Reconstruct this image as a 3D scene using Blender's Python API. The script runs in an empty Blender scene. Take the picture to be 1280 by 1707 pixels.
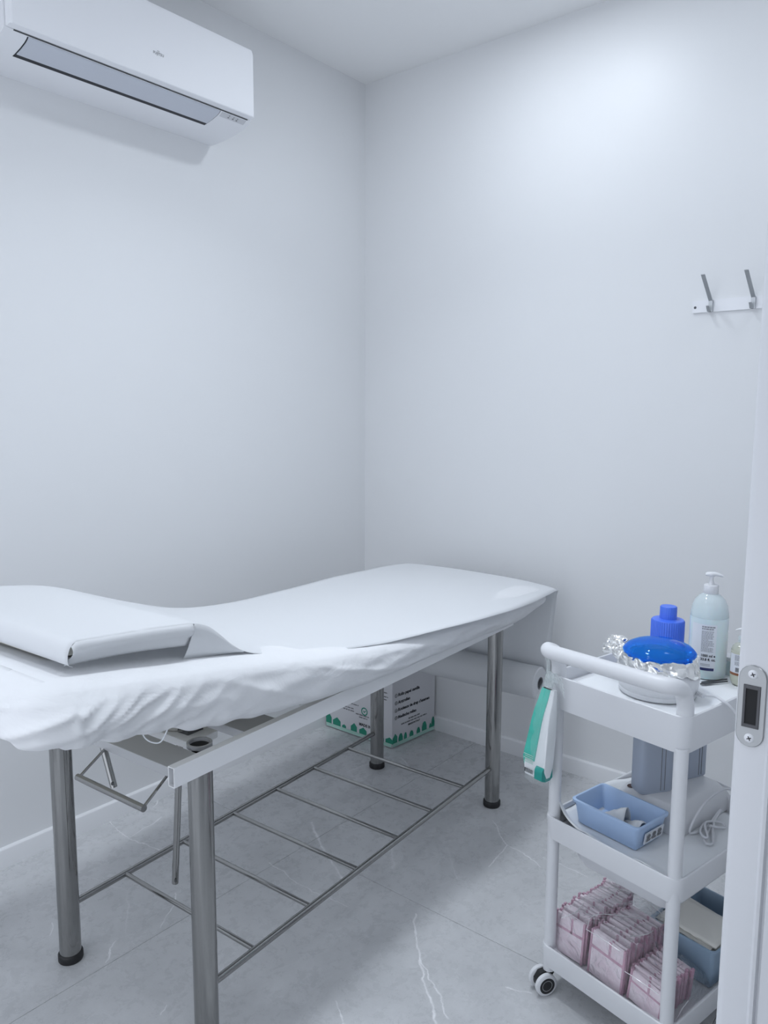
import bpy, bmesh, math, random
from mathutils import Vector, Matrix, noise

PI = math.pi
random.seed(7)
S = bpy.context.scene
COL = S.collection

# ------------------------------------------------------------------ camera
cam_data = bpy.data.cameras.new('camera')
cam = bpy.data.objects.new('camera', cam_data)
COL.objects.link(cam)
cam_data.sensor_fit = 'VERTICAL'
cam_data.sensor_height = 36.0
cam_data.lens = 1283.74 / 1707 * 36.0
cam_data.clip_start = 0.02
_yaw, _pit, _rol = math.radians(50.8786), math.radians(-7.2495), math.radians(0.2508)
_f = Vector((math.sin(_yaw)*math.cos(_pit), math.cos(_yaw)*math.cos(_pit), math.sin(_pit)))
_r = Vector((math.cos(_yaw), -math.sin(_yaw), 0))
_u = _r.cross(_f)
_c, _s = math.cos(_rol), math.sin(_rol)
_r, _u = _c*_r + _s*_u, -_s*_r + _c*_u
CAM = Vector((-2.59266, -2.21951, 1.33704))
cam.matrix_world = Matrix(((_r.x, _u.x, -_f.x, CAM.x), (_r.y, _u.y, -_f.y, CAM.y), (_r.z, _u.z, -_f.z, CAM.z), (0, 0, 0, 1)))
S.camera = cam

# ------------------------------------------------------------------ world, lights, exposure
w = bpy.data.worlds.new('world'); S.world = w
w.use_nodes = True
w.node_tree.nodes['Background'].inputs[0].default_value = (0.84, 0.90, 1.0, 1)
w.node_tree.nodes['Background'].inputs[1].default_value = 1.35
S.view_settings.view_transform = 'Standard'
S.view_settings.look = 'None'
S.view_settings.gamma = 1
S.view_settings.use_curve_mapping = False
S.view_settings.exposure = 0.22
LIGHT_COL = (0.86, 0.925, 1.0)
CEIL_Z = 2.7
# ceiling downlights: x, y, watts
DOWNLIGHTS = [(-0.57, -0.98, 4.2), (-1.25, -0.98, 5.2), (-0.42, -1.86, 0.5), (-2.3, -1.0, 1.9)]
for (lx, ly, le) in DOWNLIGHTS:
    ld = bpy.data.lights.new('downlight_lamp', 'AREA')
    ld.shape = 'DISK'; ld.size = 0.15 if lx == -0.57 else 0.3; ld.spread = math.radians({-0.57: 180, -2.3: 150}.get(lx, 116)); ld.energy = le; ld.color = LIGHT_COL
    lo = bpy.data.objects.new('downlight_lamp', ld); COL.objects.link(lo)
    lo.location = (lx, ly, CEIL_Z - 0.016)
ld = bpy.data.lights.new('corridor_fill', 'AREA')  # unseen lamp added behind the camera as frontal fill
ld.shape = 'RECTANGLE'; ld.size = 1.2; ld.size_y = 0.5; ld.energy = 7; ld.color = LIGHT_COL
lo = bpy.data.objects.new('corridor_fill', ld); COL.objects.link(lo)
lo.location = (-2.3, -2.9, CEIL_Z - 0.02)

# ------------------------------------------------------------------ helpers
def link(o, parent=None):
    COL.objects.link(o)
    if parent: o.parent = parent
    return o

def thing(name, label, cat, loc=(0, 0, 0), rz=0.0, group=None):
    o = bpy.data.objects.new(name, None); o.empty_display_size = 0.05
    link(o); o.location = loc; o.rotation_euler = (0, 0, rz)
    o['label'] = label; o['category'] = cat
    if group: o['group'] = group
    return o

def tag(o, label, cat, group=None, loc=None, rz=None):
    o['label'] = label; o['category'] = cat
    if group: o['group'] = group
    if loc is not None: o.location = loc
    if rz is not None: o.rotation_euler = (0, 0, rz)
    return o

def obj(name, bm, m, parent=None, smooth=None, label=None):
    if smooth is None: smooth = 40
    bmesh.ops.recalc_face_normals(bm, faces=bm.faces[:])
    me = bpy.data.meshes.new(name); bm.to_mesh(me); bm.free()
    if isinstance(m, (list, tuple)):
        for x in m: me.materials.append(x)
    else: me.materials.append(m)
    if smooth:
        for p in me.polygons: p.use_smooth = True
        me.set_sharp_from_angle(angle=math.radians(smooth))
    o = bpy.data.objects.new(name, me); link(o, parent)
    if label: o['label'] = label
    return o

def struct(name, bm, m, parent=None, smooth=None):
    o = obj(name, bm, m, parent, smooth); o['kind'] = 'structure'; return o

def add_box(bm, lo, hi, bevel=0.0, seg=2, mat=None):
    mat = mat or Matrix.Identity(4)
    lo, hi = Vector(lo), Vector(hi)
    r = bmesh.ops.create_cube(bm, size=1, matrix=mat @ Matrix.Translation((lo+hi)/2) @ Matrix.Diagonal((*(hi-lo), 1)))
    if bevel:
        vs = set(r['verts'])
        es = [e for e in bm.edges if e.verts[0] in vs and e.verts[1] in vs]
        bmesh.ops.bevel(bm, geom=es, offset=bevel, segments=seg, profile=.5, affect='EDGES')
    return bm

def box(lo, hi, bevel=0.0, seg=2, mat=None):
    return add_box(bmesh.new(), lo, hi, bevel, seg, mat)

def add_tube(bm, pts, r, seg=12, cap=True, radii=None):
    pts = [Vector(p) for p in pts]
    n = len(pts); rings = []
    t0 = (pts[1]-pts[0]).normalized()
    nrm = t0.orthogonal().normalized()
    for i, p in enumerate(pts):
        t = (pts[min(i+1, n-1)] - pts[max(i-1, 0)]).normalized()
        nrm = (nrm - t*nrm.dot(t)).normalized()
        b = t.cross(nrm)
        rr = radii[i] if radii else r
        rings.append([bm.verts.new(p + (nrm*math.cos(2*PI*k/seg) + b*math.sin(2*PI*k/seg))*rr) for k in range(seg)])
    for a, b in zip(rings, rings[1:]):
        for k in range(seg):
            bm.faces.new((a[k], a[(k+1) % seg], b[(k+1) % seg], b[k]))
    if cap:
        bm.faces.new(rings[0][::-1]); bm.faces.new(rings[-1])
    return bm

def tube(pts, r, seg=12, cap=True, radii=None):
    return add_tube(bmesh.new(), pts, r, seg, cap, radii)

def add_lathe(bm, prof, seg=32, c=(0, 0, 0), fn=None, close=False):
    """prof: list of (r, z) turned about the z axis through c"""
    c = Vector(c); rings = []
    for (r, z) in prof:
        if r < 1e-6:
            rings.append([bm.verts.new(c + Vector((0, 0, z)))])
        else:
            ring = []
            for k in range(seg):
                a = 2*PI*k/seg
                rr = r*(fn(a, z) if fn else 1)
                ring.append(bm.verts.new(c + Vector((rr*math.cos(a), rr*math.sin(a), z))))
            rings.append(ring)
    pairs = list(zip(rings, rings[1:]))
    if close: pairs.append((rings[-1], rings[0]))
    for a, b in pairs:
        if len(a) == 1 and len(b) == 1: continue
        for k in range(seg):
            k2 = (k+1) % seg
            if len(a) == 1: bm.faces.new((a[0], b[k2], b[k]))
            elif len(b) == 1: bm.faces.new((a[k], a[k2], b[0]))
            else: bm.faces.new((a[k], a[k2], b[k2], b[k]))
    return bm

def lathe(prof, seg=32, c=(0, 0, 0), fn=None, close=False):
    return add_lathe(bmesh.new(), prof, seg, c, fn, close)

def smooth_path(pts, n=8):
    """Catmull-Rom through pts"""
    P = [Vector(p) for p in pts]; P = [2*P[0]-P[1]] + P + [2*P[-1]-P[-2]]
    out = []
    for i in range(1, len(P)-2):
        for k in range(n):
            t = k/n
            a, b, c, d = P[i-1], P[i], P[i+1], P[i+2]
            out.append(.5*((2*b)+(-a+c)*t+(2*a-5*b+4*c-d)*t*t+(-a+3*b-3*c+d)*t**3))
    out.append(P[-2]); return out

def rrect(a0, a1, b0, b1, r, n=5):
    pts = []
    for (ca, cb, st) in ((a1-r, b1-r, 0), (a0+r, b1-r, 90), (a0+r, b0+r, 180), (a1-r, b0+r, 270)):
        for k in range(n+1):
            t = math.radians(st+90*k/n)
            pts.append((ca+r*math.cos(t), cb+r*math.sin(t)))
    return pts

def add_loft(bm, loops, close_ends=(True, True)):
    rings = [[bm.verts.new(Vector(p)) for p in lp] for lp in loops]
    n = len(rings[0])
    for a, b in zip(rings, rings[1:]):
        for k in range(n):
            bm.faces.new((a[k], a[(k+1) % n], b[(k+1) % n], b[k]))
    if close_ends[0]: bm.faces.new(rings[0][::-1])
    if close_ends[1]: bm.faces.new(rings[-1])
    return rings

def grid(bm, nx, ny, fn):
    V = [[bm.verts.new(fn(i/(nx-1), j/(ny-1))) for j in range(ny)] for i in range(nx)]
    for i in range(nx-1):
        for j in range(ny-1):
            bm.faces.new((V[i][j], V[i+1][j], V[i+1][j+1], V[i][j+1]))
    return V

def solidify(o, t, offset=0):
    m = o.modifiers.new('thick', 'SOLIDIFY'); m.thickness = t; m.offset = offset
    return o

def interp(x, tab):
    if x <= tab[0][0]: return tab[0][1]
    for (x0, y0), (x1, y1) in zip(tab, tab[1:]):
        if x <= x1:
            return y0 + (y1-y0)*(x-x0)/(x1-x0)
    return tab[-1][1]

def sinterp(x, tab, wd=0.05):
    return sum(interp(x+k*wd/3, tab) for k in range(-3, 4))/7

def sstep(a, b, x):
    t = min(1, max(0, (x-a)/(b-a))); return t*t*(3-2*t)

def nz(x, y, z=0.0): return noise.noise(Vector((x, y, z)))

def text_bm(s, size, depth=0.0, align='LEFT', bold=0.0):
    cu = bpy.data.curves.new('t', 'FONT'); cu.body = s; cu.size = size; cu.align_x = align
    cu.extrude = depth; cu.offset = bold; cu.resolution_u = 2
    o = bpy.data.objects.new('t', cu); COL.objects.link(o)
    dg = bpy.context.evaluated_depsgraph_get(); dg.update()
    me = bpy.data.meshes.new_from_object(o.evaluated_get(dg))
    bpy.data.objects.remove(o); bpy.data.curves.remove(cu)
    bm = bmesh.new(); bm.from_mesh(me); bpy.data.meshes.remove(me)
    return bm

def add_text(bm, s, size, mat=None, fn=None, align='LEFT', bold=0.0):
    t = text_bm(s, size, 0.0, align, bold)
    if fn:
        for v in t.verts: v.co = fn(v.co)
    elif mat is not None: t.transform(mat)
    me = bpy.data.meshes.new('t'); t.to_mesh(me); t.free()
    bm.from_mesh(me); bpy.data.meshes.remove(me)
    return bm

def frame(origin, x, y):
    """matrix mapping (x,y,0) text plane into space"""
    x, y = Vector(x).normalized(), Vector(y).normalized(); z = x.cross(y)
    o = Vector(origin)
    return Matrix(((x.x, y.x, z.x, o.x), (x.y, y.y, z.y, o.y), (x.z, y.z, z.z, o.z), (0, 0, 0, 1)))

# ------------------------------------------------------------------ materials
def mat(name, col, rough=0.5, metal=0.0, bump=0.0, bscale=60.0, spec=0.5, var=0.0, vscale=8.0, **kw):
    m = bpy.data.materials.new(name); m.use_nodes = True
    nt = m.node_tree; b = nt.nodes['Principled BSDF']
    b.inputs['Base Color'].default_value = (*col, 1)
    b.inputs['Roughness'].default_value = rough
    b.inputs['Metallic'].default_value = metal
    b.inputs['Specular IOR Level'].default_value = spec
    for k, v in kw.items(): b.inputs[k].default_value = v
    tc = nt.nodes.new('ShaderNodeTexCoord')
    if var:
        n = nt.nodes.new('ShaderNodeTexNoise'); n.inputs['Scale'].default_value = vscale; n.inputs['Detail'].default_value = 4
        nt.links.new(tc.outputs['Object'], n.inputs['Vector'])
        mx = nt.nodes.new('ShaderNodeMix'); mx.data_type = 'RGBA'
        mx.inputs['A'].default_value = (*[c*(1-var) for c in col], 1); mx.inputs['B'].default_value = (*[min(1, c*(1+var)) for c in col], 1)
        nt.links.new(n.outputs['Fac'], mx.inputs['Factor']); nt.links.new(mx.outputs['Result'], b.inputs['Base Color'])
    if bump:
        n = nt.nodes.new('ShaderNodeTexNoise'); n.inputs['Scale'].default_value = bscale; n.inputs['Detail'].default_value = 3
        nt.links.new(tc.outputs['Object'], n.inputs['Vector'])
        bp = nt.nodes.new('ShaderNodeBump'); bp.inputs['Strength'].default_value = bump; bp.inputs['Distance'].default_value = 0.002
        nt.links.new(n.outputs['Fac'], bp.inputs['Height']); nt.links.new(bp.outputs['Normal'], b.inputs['Normal'])
    return m

M_WALL = mat('wall_paint', (0.785, 0.795, 0.81), 0.42, bump=0.05, bscale=25, spec=0.35)
M_CEIL = mat('ceiling_paint', (0.88, 0.885, 0.89), 0.8, bump=0.03, bscale=25)
M_BASE = mat('baseboard_white', (0.82, 0.83, 0.85), 0.3)
M_DOOR = mat('door_lacquer', (0.74, 0.75, 0.78), 0.3, bump=0.02, bscale=30)
M_STEEL = mat('polished_steel', (0.33, 0.33, 0.325), 0.13, 1.0, bump=0.02, bscale=8)
M_SATIN = mat('satin_steel', (0.80, 0.81, 0.84), 0.36, 0.2)
M_PLATE = mat('grey_steel_plate', (0.50, 0.51, 0.53), 0.45, 0.4)
M_HOOK = mat('hook_steel', (0.50, 0.52, 0.54), 0.35, 0.7)
M_RAIL = mat('white_enamel', (0.87, 0.88, 0.90), 0.35)
M_DARKST = mat('dark_steel', (0.10, 0.105, 0.11), 0.4, 0.5)
M_RUBBER = mat('black_rubber', (0.012, 0.012, 0.014), 0.5)
M_BOARD = mat('white_board', (0.78, 0.79, 0.80), 0.5)
M_VINYL = mat('cream_vinyl', (0.82, 0.80, 0.72), 0.45, bump=0.05, bscale=120)
M_PLASTIC = mat('white_plastic', (0.73, 0.74, 0.765), 0.38)
M_PLASTIC2 = mat('grey_white_plastic', (0.66, 0.67, 0.70), 0.4)
M_ACW = mat('ac_white_plastic', (0.87, 0.88, 0.91), 0.5, spec=0.3)
M_ACG = mat('ac_vane_grey', (0.60, 0.63, 0.70), 0.35)
M_ACD = mat('ac_gap_dark', (0.01, 0.012, 0.018), 0.5)
M_INK = mat('dark_ink', (0.035, 0.037, 0.045), 0.6)
M_GREYINK = mat('grey_ink', (0.20, 0.205, 0.22), 0.6)
M_FINEINK = mat('fine_grey_ink', (0.33, 0.34, 0.37), 0.6)
M_CARD = mat('white_carton', (0.72, 0.72, 0.75), 0.6, bump=0.03, bscale=90)
M_GREEN = mat('green_print', (0.02, 0.27, 0.18), 0.55)
M_MINT = mat('pale_green_print', (0.42, 0.66, 0.58), 0.55)
M_BLUECAP = mat('blue_cap_plastic', (0.075, 0.195, 0.86), 0.35)
M_LBLUE = mat('light_blue_plastic', (0.46, 0.61, 0.85), 0.35)
M_GBLUE = mat('grey_blue_plastic', (0.30, 0.41, 0.53), 0.4)
M_CREAM = mat('cream_paper', (0.80, 0.79, 0.74), 0.7, bump=0.06, bscale=80)
M_WHITEPAPER = mat('white_tissue', (0.84, 0.86, 0.88), 0.75, bump=0.08, bscale=60)
M_TEAL = mat('teal_print', (0.07, 0.52, 0.42), 0.4, var=0.22, vscale=45)
M_TEALD = mat('dark_teal_print', (0.02, 0.30, 0.26), 0.4)
M_GREY = mat('heater_grey_blue', (0.42, 0.47, 0.56), 0.45)
M_CABLE = mat('pale_cable', (0.72, 0.73, 0.76), 0.45)
M_NAVY = mat('navy_print', (0.02, 0.03, 0.13), 0.5)
M_BROWN = mat('brown_print', (0.30, 0.12, 0.06), 0.5)
M_LABEL = mat('white_label', (0.80, 0.83, 0.88), 0.45)
M_WAX = mat('dark_wax', (0.006, 0.012, 0.03), 0.12)
M_FOIL = mat('aluminium_foil', (0.86, 0.86, 0.85), 0.2, 1.0)
M_TOOL = mat('tool_grey', (0.10, 0.105, 0.115), 0.35, 0.6)
M_PINK = mat('pink_seal', (0.58, 0.36, 0.46), 0.4, var=0.25, vscale=60)
M_PAD = mat('wrapped_pad_white', (0.80, 0.76, 0.80), 0.35, var=0.10, vscale=38)
_mx = [n for n in M_PAD.node_tree.nodes if n.type == 'MIX'][0]
_mx.inputs['A'].default_value = (0.70, 0.52, 0.61, 1); _mx.inputs['B'].default_value = (0.94, 0.92, 0.95, 1)
M_DARK = mat('dark_recess', (0.012, 0.012, 0.014), 0.7)
M_RECESS = mat('strike_recess', (0.10, 0.10, 0.11), 0.5)
M_STRIKE = mat('strike_steel', (0.40, 0.41, 0.42), 0.34, 0.7)
M_HOLE = mat('socket_maroon', (0.05, 0.015, 0.012), 0.5)
M_CARDBOARD = mat('brown_carton_edge', (0.30, 0.20, 0.13), 0.8)

def cloth_mat(name, col, trans, bump, scale, stretch=(1, 1, 1), sheen=0.0):
    m = mat(name, col, 0.75, spec=0.2)
    nt = m.node_tree; b = nt.nodes['Principled BSDF']
    tc = nt.nodes.new('ShaderNodeTexCoord'); mp = nt.nodes.new('ShaderNodeMapping')
    mp.inputs['Scale'].default_value = stretch
    n = nt.nodes.new('ShaderNodeTexNoise'); n.inputs['Scale'].default_value = scale; n.inputs['Detail'].default_value = 5
    n.inputs['Distortion'].default_value = 0.6
    bp = nt.nodes.new('ShaderNodeBump'); bp.inputs['Strength'].default_value = bump; bp.inputs['Distance'].default_value = 0.01
    nt.links.new(tc.outputs['Object'], mp.inputs['Vector']); nt.links.new(mp.outputs['Vector'], n.inputs['Vector'])
    nt.links.new(n.outputs['Fac'], bp.inputs['Height']); nt.links.new(bp.outputs['Normal'], b.inputs['Normal'])
    t = nt.nodes.new('ShaderNodeBsdfTranslucent'); t.inputs['Color'].default_value = (*col, 1)
    mx = nt.nodes.new('ShaderNodeMixShader'); mx.inputs[0].default_value = trans
    out = nt.nodes['Material Output']
    nt.links.new(b.outputs[0], mx.inputs[1]); nt.links.new(t.outputs[0], mx.inputs[2]); nt.links.new(mx.outputs[0], out.inputs['Surface'])
    return m
M_SHEET = cloth_mat('elastic_sheet', (0.86, 0.87, 0.89), 0.12, 0.55, 13, (1, 1, 1.6))
M_PAPER = cloth_mat('couch_paper', (0.87, 0.885, 0.905), 0.28, 0.02, 6)

def glassy(name, col, rough=0.05, ior=1.4, alpha_mix=None):
    m = bpy.data.materials.new(name); m.use_nodes = True
    b = m.node_tree.nodes['Principled BSDF']
    b.inputs['Base Color'].default_value = (*col, 1); b.inputs['Roughness'].default_value = rough
    b.inputs['Transmission Weight'].default_value = 1.0; b.inputs['IOR'].default_value = ior
    return m
def film(name, col, opac, rough=0.08, bump=0.0, bscale=30):
    """thin clear plastic: mostly see-through with glossy glints"""
    m = bpy.data.materials.new(name); m.use_nodes = True
    nt = m.node_tree; b = nt.nodes['Principled BSDF']
    b.inputs['Base Color'].default_value = (*col, 1); b.inputs['Roughness'].default_value = rough
    if bump:
        tc = nt.nodes.new('ShaderNodeTexCoord')
        n = nt.nodes.new('ShaderNodeTexNoise'); n.inputs['Scale'].default_value = bscale; n.inputs['Detail'].default_value = 4
        n.inputs['Distortion'].default_value = 1.5
        bp = nt.nodes.new('ShaderNodeBump'); bp.inputs['Strength'].default_value = bump; bp.inputs['Distance'].default_value = 0.01
        nt.links.new(tc.outputs['Object'], n.inputs['Vector'])
        nt.links.new(n.outputs['Fac'], bp.inputs['Height']); nt.links.new(bp.outputs['Normal'], b.inputs['Normal'])
    t = nt.nodes.new('ShaderNodeBsdfTransparent'); t.inputs[0].default_value = (1, 1, 1, 1)
    mx = nt.nodes.new('ShaderNodeMixShader'); mx.inputs[0].default_value = opac
    nt.links.new(t.outputs[0], mx.inputs[1]); nt.links.new(b.outputs[0], mx.inputs[2])
    nt.links.new(mx.outputs[0], nt.nodes['Material Output'].inputs['Surface'])
    return m
M_LID = film('blue_clear_lid', (0.02, 0.31, 0.95), 0.31, 0.05)
M_LID.node_tree.nodes['Transparent BSDF'].inputs[0].default_value = (0.36, 0.72, 1.0, 1)
M_LOTION = mat('pale_lotion', (0.76, 0.86, 0.88), 0.18, spec=0.5, **{'Subsurface Weight': 0.3})
M_CLEARTOP = film('milky_clear_plastic', (0.75, 0.85, 0.88), 0.55, 0.1)
M_OIL = mat('pale_oil', (0.62, 0.64, 0.53), 0.12)
M_OILTOP = film('clear_bottle_top', (0.66, 0.69, 0.60), 0.5, 0.08)
M_FILM = film('clear_film', (0.80, 0.79, 0.82), 0.28, 0.06, 1.0, 26)
M_FILM2 = film('milky_film', (0.82, 0.90, 0.90), 0.30, 0.12, 0.6, 40)
M_FOLD_GLINT = film('film_fold_glint', (0.95, 0.95, 0.97), 0.65, 0.15)  # whitened film for the glints drawn along the bag's folds
M_SLEEVE = film('clear_sleeve', (0.82, 0.90, 0.90), 0.10, 0.08, 0.5, 40)
def clear_film(name, base, grazing, rough, bump, bscale):
    m = bpy.data.materials.new(name); m.use_nodes = True
    nt = m.node_tree; nt.nodes.remove(nt.nodes['Principled BSDF'])
    tc = nt.nodes.new('ShaderNodeTexCoord'); n = nt.nodes.new('ShaderNodeTexNoise')
    n.inputs['Scale'].default_value = bscale; n.inputs['Detail'].default_value = 3; n.inputs['Distortion'].default_value = 2.0
    bp = nt.nodes.new('ShaderNodeBump'); bp.inputs['Strength'].default_value = bump; bp.inputs['Distance'].default_value = 0.012
    nt.links.new(tc.outputs['Object'], n.inputs['Vector']); nt.links.new(n.outputs['Fac'], bp.inputs['Height'])
    g = nt.nodes.new('ShaderNodeBsdfGlossy'); g.inputs['Roughness'].default_value = rough; g.inputs['Color'].default_value = (.95, .95, .96, 1)
    nt.links.new(bp.outputs['Normal'], g.inputs['Normal'])
    t = nt.nodes.new('ShaderNodeBsdfTransparent')
    lw = nt.nodes.new('ShaderNodeLayerWeight'); lw.inputs['Blend'].default_value = .35; nt.links.new(bp.outputs['Normal'], lw.inputs['Normal'])
    mr = nt.nodes.new('ShaderNodeMapRange'); nt.links.new(lw.outputs['Facing'], mr.inputs['Value'])
    mr.inputs['From Min'].default_value = .15; mr.inputs['From Max'].default_value = 1.0
    mr.inputs['To Min'].default_value = base; mr.inputs['To Max'].default_value = grazing
    mx = nt.nodes.new('ShaderNodeMixShader'); nt.links.new(mr.outputs[0], mx.inputs[0])
    nt.links.new(t.outputs[0], mx.inputs[1]); nt.links.new(g.outputs[0], mx.inputs[2])
    nt.links.new(mx.outputs[0], nt.nodes['Material Output'].inputs['Surface'])
    return m
M_FILM = clear_film('clear_film_glossy', .05, .75, .10, .9, 30)
M_JAR = film('pale_glass', (0.62, 0.78, 0.78), 0.5, 0.06)

# marble-look tile with drawn veins
VEINS = [[(-1.045, -1.071), (-1.113, -1.13), (-1.184, -1.198), (-1.247, -1.262), (-1.317, -1.338)], [(-1.176, -1.192), (-1.244, -1.296), (-1.292, -1.349)], [(-0.491, -0.984), (-0.558, -1.047), (-0.599, -1.095), (-0.726, -1.118)], [(-0.599, -1.095), (-0.597, -1.161), (-0.633, -1.231)], [(-0.891, -0.53), (-0.991, -0.698), (-1.058, -0.833)], [(-1.128, -0.593), (-1.15, -0.743), (-1.139, -0.906)], [(-1.309, -0.001), (-1.324, -0.153), (-1.296, -0.304)], [(-1.32, -0.147), (-1.18, -0.122)], [(-1.159, -0.041), (-1.114, -0.01)], [(-1.41, -1.117), (-1.445, -1.182)], [(-1.402, -0.503), (-1.457, -0.56), (-1.511, -0.591)], [(-1.616, -0.548), (-1.677, -0.6)], [(-1.679, -0.357), (-1.716, -0.398)], [(-1.12, -1.402), (-1.101, -1.455)], [(-0.579, -1.213), (-0.59, -1.363)], [(-0.541, -0.382), (-0.46, -0.386), (-0.396, -0.439)], [(-0.319, -0.458), (-0.375, -0.567)], [(-1.684, -0.845), (-1.664, -0.828)]]
VEIN_W = {0: .0042, 4: .006, 2: .0032, 1: .003}
def tile_material():
    m = bpy.data.materials.new('grey_marble_tile'); m.use_nodes = True
    nt = m.node_tree; N = nt.nodes; L = nt.links; b = N['Principled BSDF']
    geo = N.new('ShaderNodeNewGeometry')
    def noise_n(scale, detail, dist=0.0, rough=0.55):
        n = N.new('ShaderNodeTexNoise'); n.inputs['Scale'].default_value = scale; n.inputs['Detail'].default_value = detail
        n.inputs['Distortion'].default_value = dist; n.inputs['Roughness'].default_value = rough
        L.new(geo.outputs['Position'], n.inputs['Vector']); return n
    def math_n(op, a, bb=None, clamp=False):
        n = N.new('ShaderNodeMath'); n.operation = op; n.use_clamp = clamp
        for i, x in enumerate((a, bb)):
            if x is None: continue
            if isinstance(x, (int, float)): n.inputs[i].default_value = x
            else: L.new(x, n.inputs[i])
        return n.outputs[0]
    n1 = noise_n(3.0, 8, 0.6, 0.62); n2 = noise_n(22, 9, 0.3, 0.75); n3 = noise_n(240, 3)
    v = math_n('ADD', math_n('MULTIPLY', n1.outputs['Fac'], 0.80), math_n('MULTIPLY', n2.outputs['Fac'], 0.34))
    v = math_n('ADD', v, math_n('MULTIPLY', n3.outputs['Fac'], 0.22))
    cr = N.new('ShaderNodeValToRGB'); L.new(v, cr.inputs[0])
    cr.color_ramp.elements[0].position = 0.44; cr.color_ramp.elements[0].color = (0.475, 0.485, 0.50, 1)
    cr.color_ramp.elements[1].position = 0.96; cr.color_ramp.elements[1].color = (0.685, 0.695, 0.71, 1)
    # warped position for the veins
    wn = noise_n(16, 4); 
    sub = N.new('ShaderNodeVectorMath'); sub.operation = 'SUBTRACT'; L.new(wn.outputs['Color'], sub.inputs[0]); sub.inputs[1].default_value = (.5, .5, .5)
    sc = N.new('ShaderNodeVectorMath'); sc.operation = 'SCALE'; L.new(sub.outputs[0], sc.inputs[0]); sc.inputs['Scale'].default_value = 0.035
    pos = N.new('ShaderNodeVectorMath'); pos.operation = 'ADD'; L.new(geo.outputs['Position'], pos.inputs[0]); L.new(sc.outputs[0], pos.inputs[1])
    flat = N.new('ShaderNodeVectorMath'); flat.operation = 'MULTIPLY'; L.new(pos.outputs[0], flat.inputs[0]); flat.inputs[1].default_value = (1, 1, 0)
    total = None
    for vi, line in enumerate(VEINS):
        wd = VEIN_W.get(vi, .0026)
        for p, q in zip(line, line[1:]):
            a = Vector((*p, 0)); d = Vector((*q, 0)) - a; l2 = d.length_squared
            s1 = N.new('ShaderNodeVectorMath'); s1.operation = 'SUBTRACT'; L.new(flat.outputs[0], s1.inputs[0]); s1.inputs[1].default_value = a
            dt = N.new('ShaderNodeVectorMath'); dt.operation = 'DOT_PRODUCT'; L.new(s1.outputs[0], dt.inputs[0]); dt.inputs[1].default_value = d/l2
            t = math_n('MULTIPLY', dt.outputs['Value'], 1.0, True)
            s2 = N.new('ShaderNodeVectorMath'); s2.operation = 'SCALE'; s2.inputs[0].default_value = d; L.new(t, s2.inputs['Scale'])
            ds = N.new('ShaderNodeVectorMath'); ds.operation = 'DISTANCE'; L.new(s1.outputs[0], ds.inputs[0]); L.new(s2.outputs[0], ds.inputs[1])
            k = math_n('SUBTRACT', 1.0, math_n('DIVIDE', ds.outputs['Value'], wd), True)
            total = k if total is None else math_n('MAXIMUM', total, k)
    # faint natural veins everywhere
    vo = N.new('ShaderNodeTexVoronoi'); vo.feature = 'DISTANCE_TO_EDGE'; vo.inputs['Scale'].default_value = 1.9
    L.new(pos.outputs[0], vo.inputs['Vector'])
    thin = math_n('SUBTRACT', 1.0, math_n('DIVIDE', vo.outputs['Distance'], 0.007), True)
    msk = N.new('ShaderNodeMapRange'); L.new(noise_n(3.1, 3).outputs['Fac'], msk.inputs['Value'])
    msk.inputs['From Min'].default_value = .50; msk.inputs['From Max'].default_value = .68
    thin = math_n('MULTIPLY', math_n('MULTIPLY', thin, msk.outputs[0]), 0.35)
    mk2 = N.new('ShaderNodeMapRange'); L.new(noise_n(30, 3).outputs['Fac'], mk2.inputs['Value'])
    mk2.inputs['From Min'].default_value = .3; mk2.inputs['From Max'].default_value = .65
    mk2.inputs['To Min'].default_value = .35; mk2.inputs['To Max'].default_value = .95
    total = math_n('MULTIPLY', total, mk2.outputs[0])
    fac = math_n('MAXIMUM', total, thin)
    # tiny pale and dark flecks
    vf = N.new('ShaderNodeTexVoronoi'); vf.inputs['Scale'].default_value = 22; L.new(geo.outputs['Position'], vf.inputs['Vector'])
    fleck = math_n('LESS_THAN', vf.outputs['Distance'], 0.045)
    fac = math_n('MAXIMUM', fac, math_n('MULTIPLY', fleck, 0.22))
    mx = N.new('ShaderNodeMix'); mx.data_type = 'RGBA'
    L.new(fac, mx.inputs['Factor']); L.new(cr.outputs[0], mx.inputs['A']); mx.inputs['B'].default_value = (0.95, 0.95, 0.97, 1)
    L.new(mx.outputs['Result'], b.inputs['Base Color'])
    rr = math_n('ADD', 0.20, math_n('MULTIPLY', n2.outputs['Fac'], 0.16)); L.new(rr, b.inputs['Roughness'])
    b.inputs['Specular IOR Level'].default_value = 0.5
    return m
M_TILE = tile_material()
M_GROUT = mat('grout', (0.42, 0.425, 0.44), 0.8)

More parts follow.
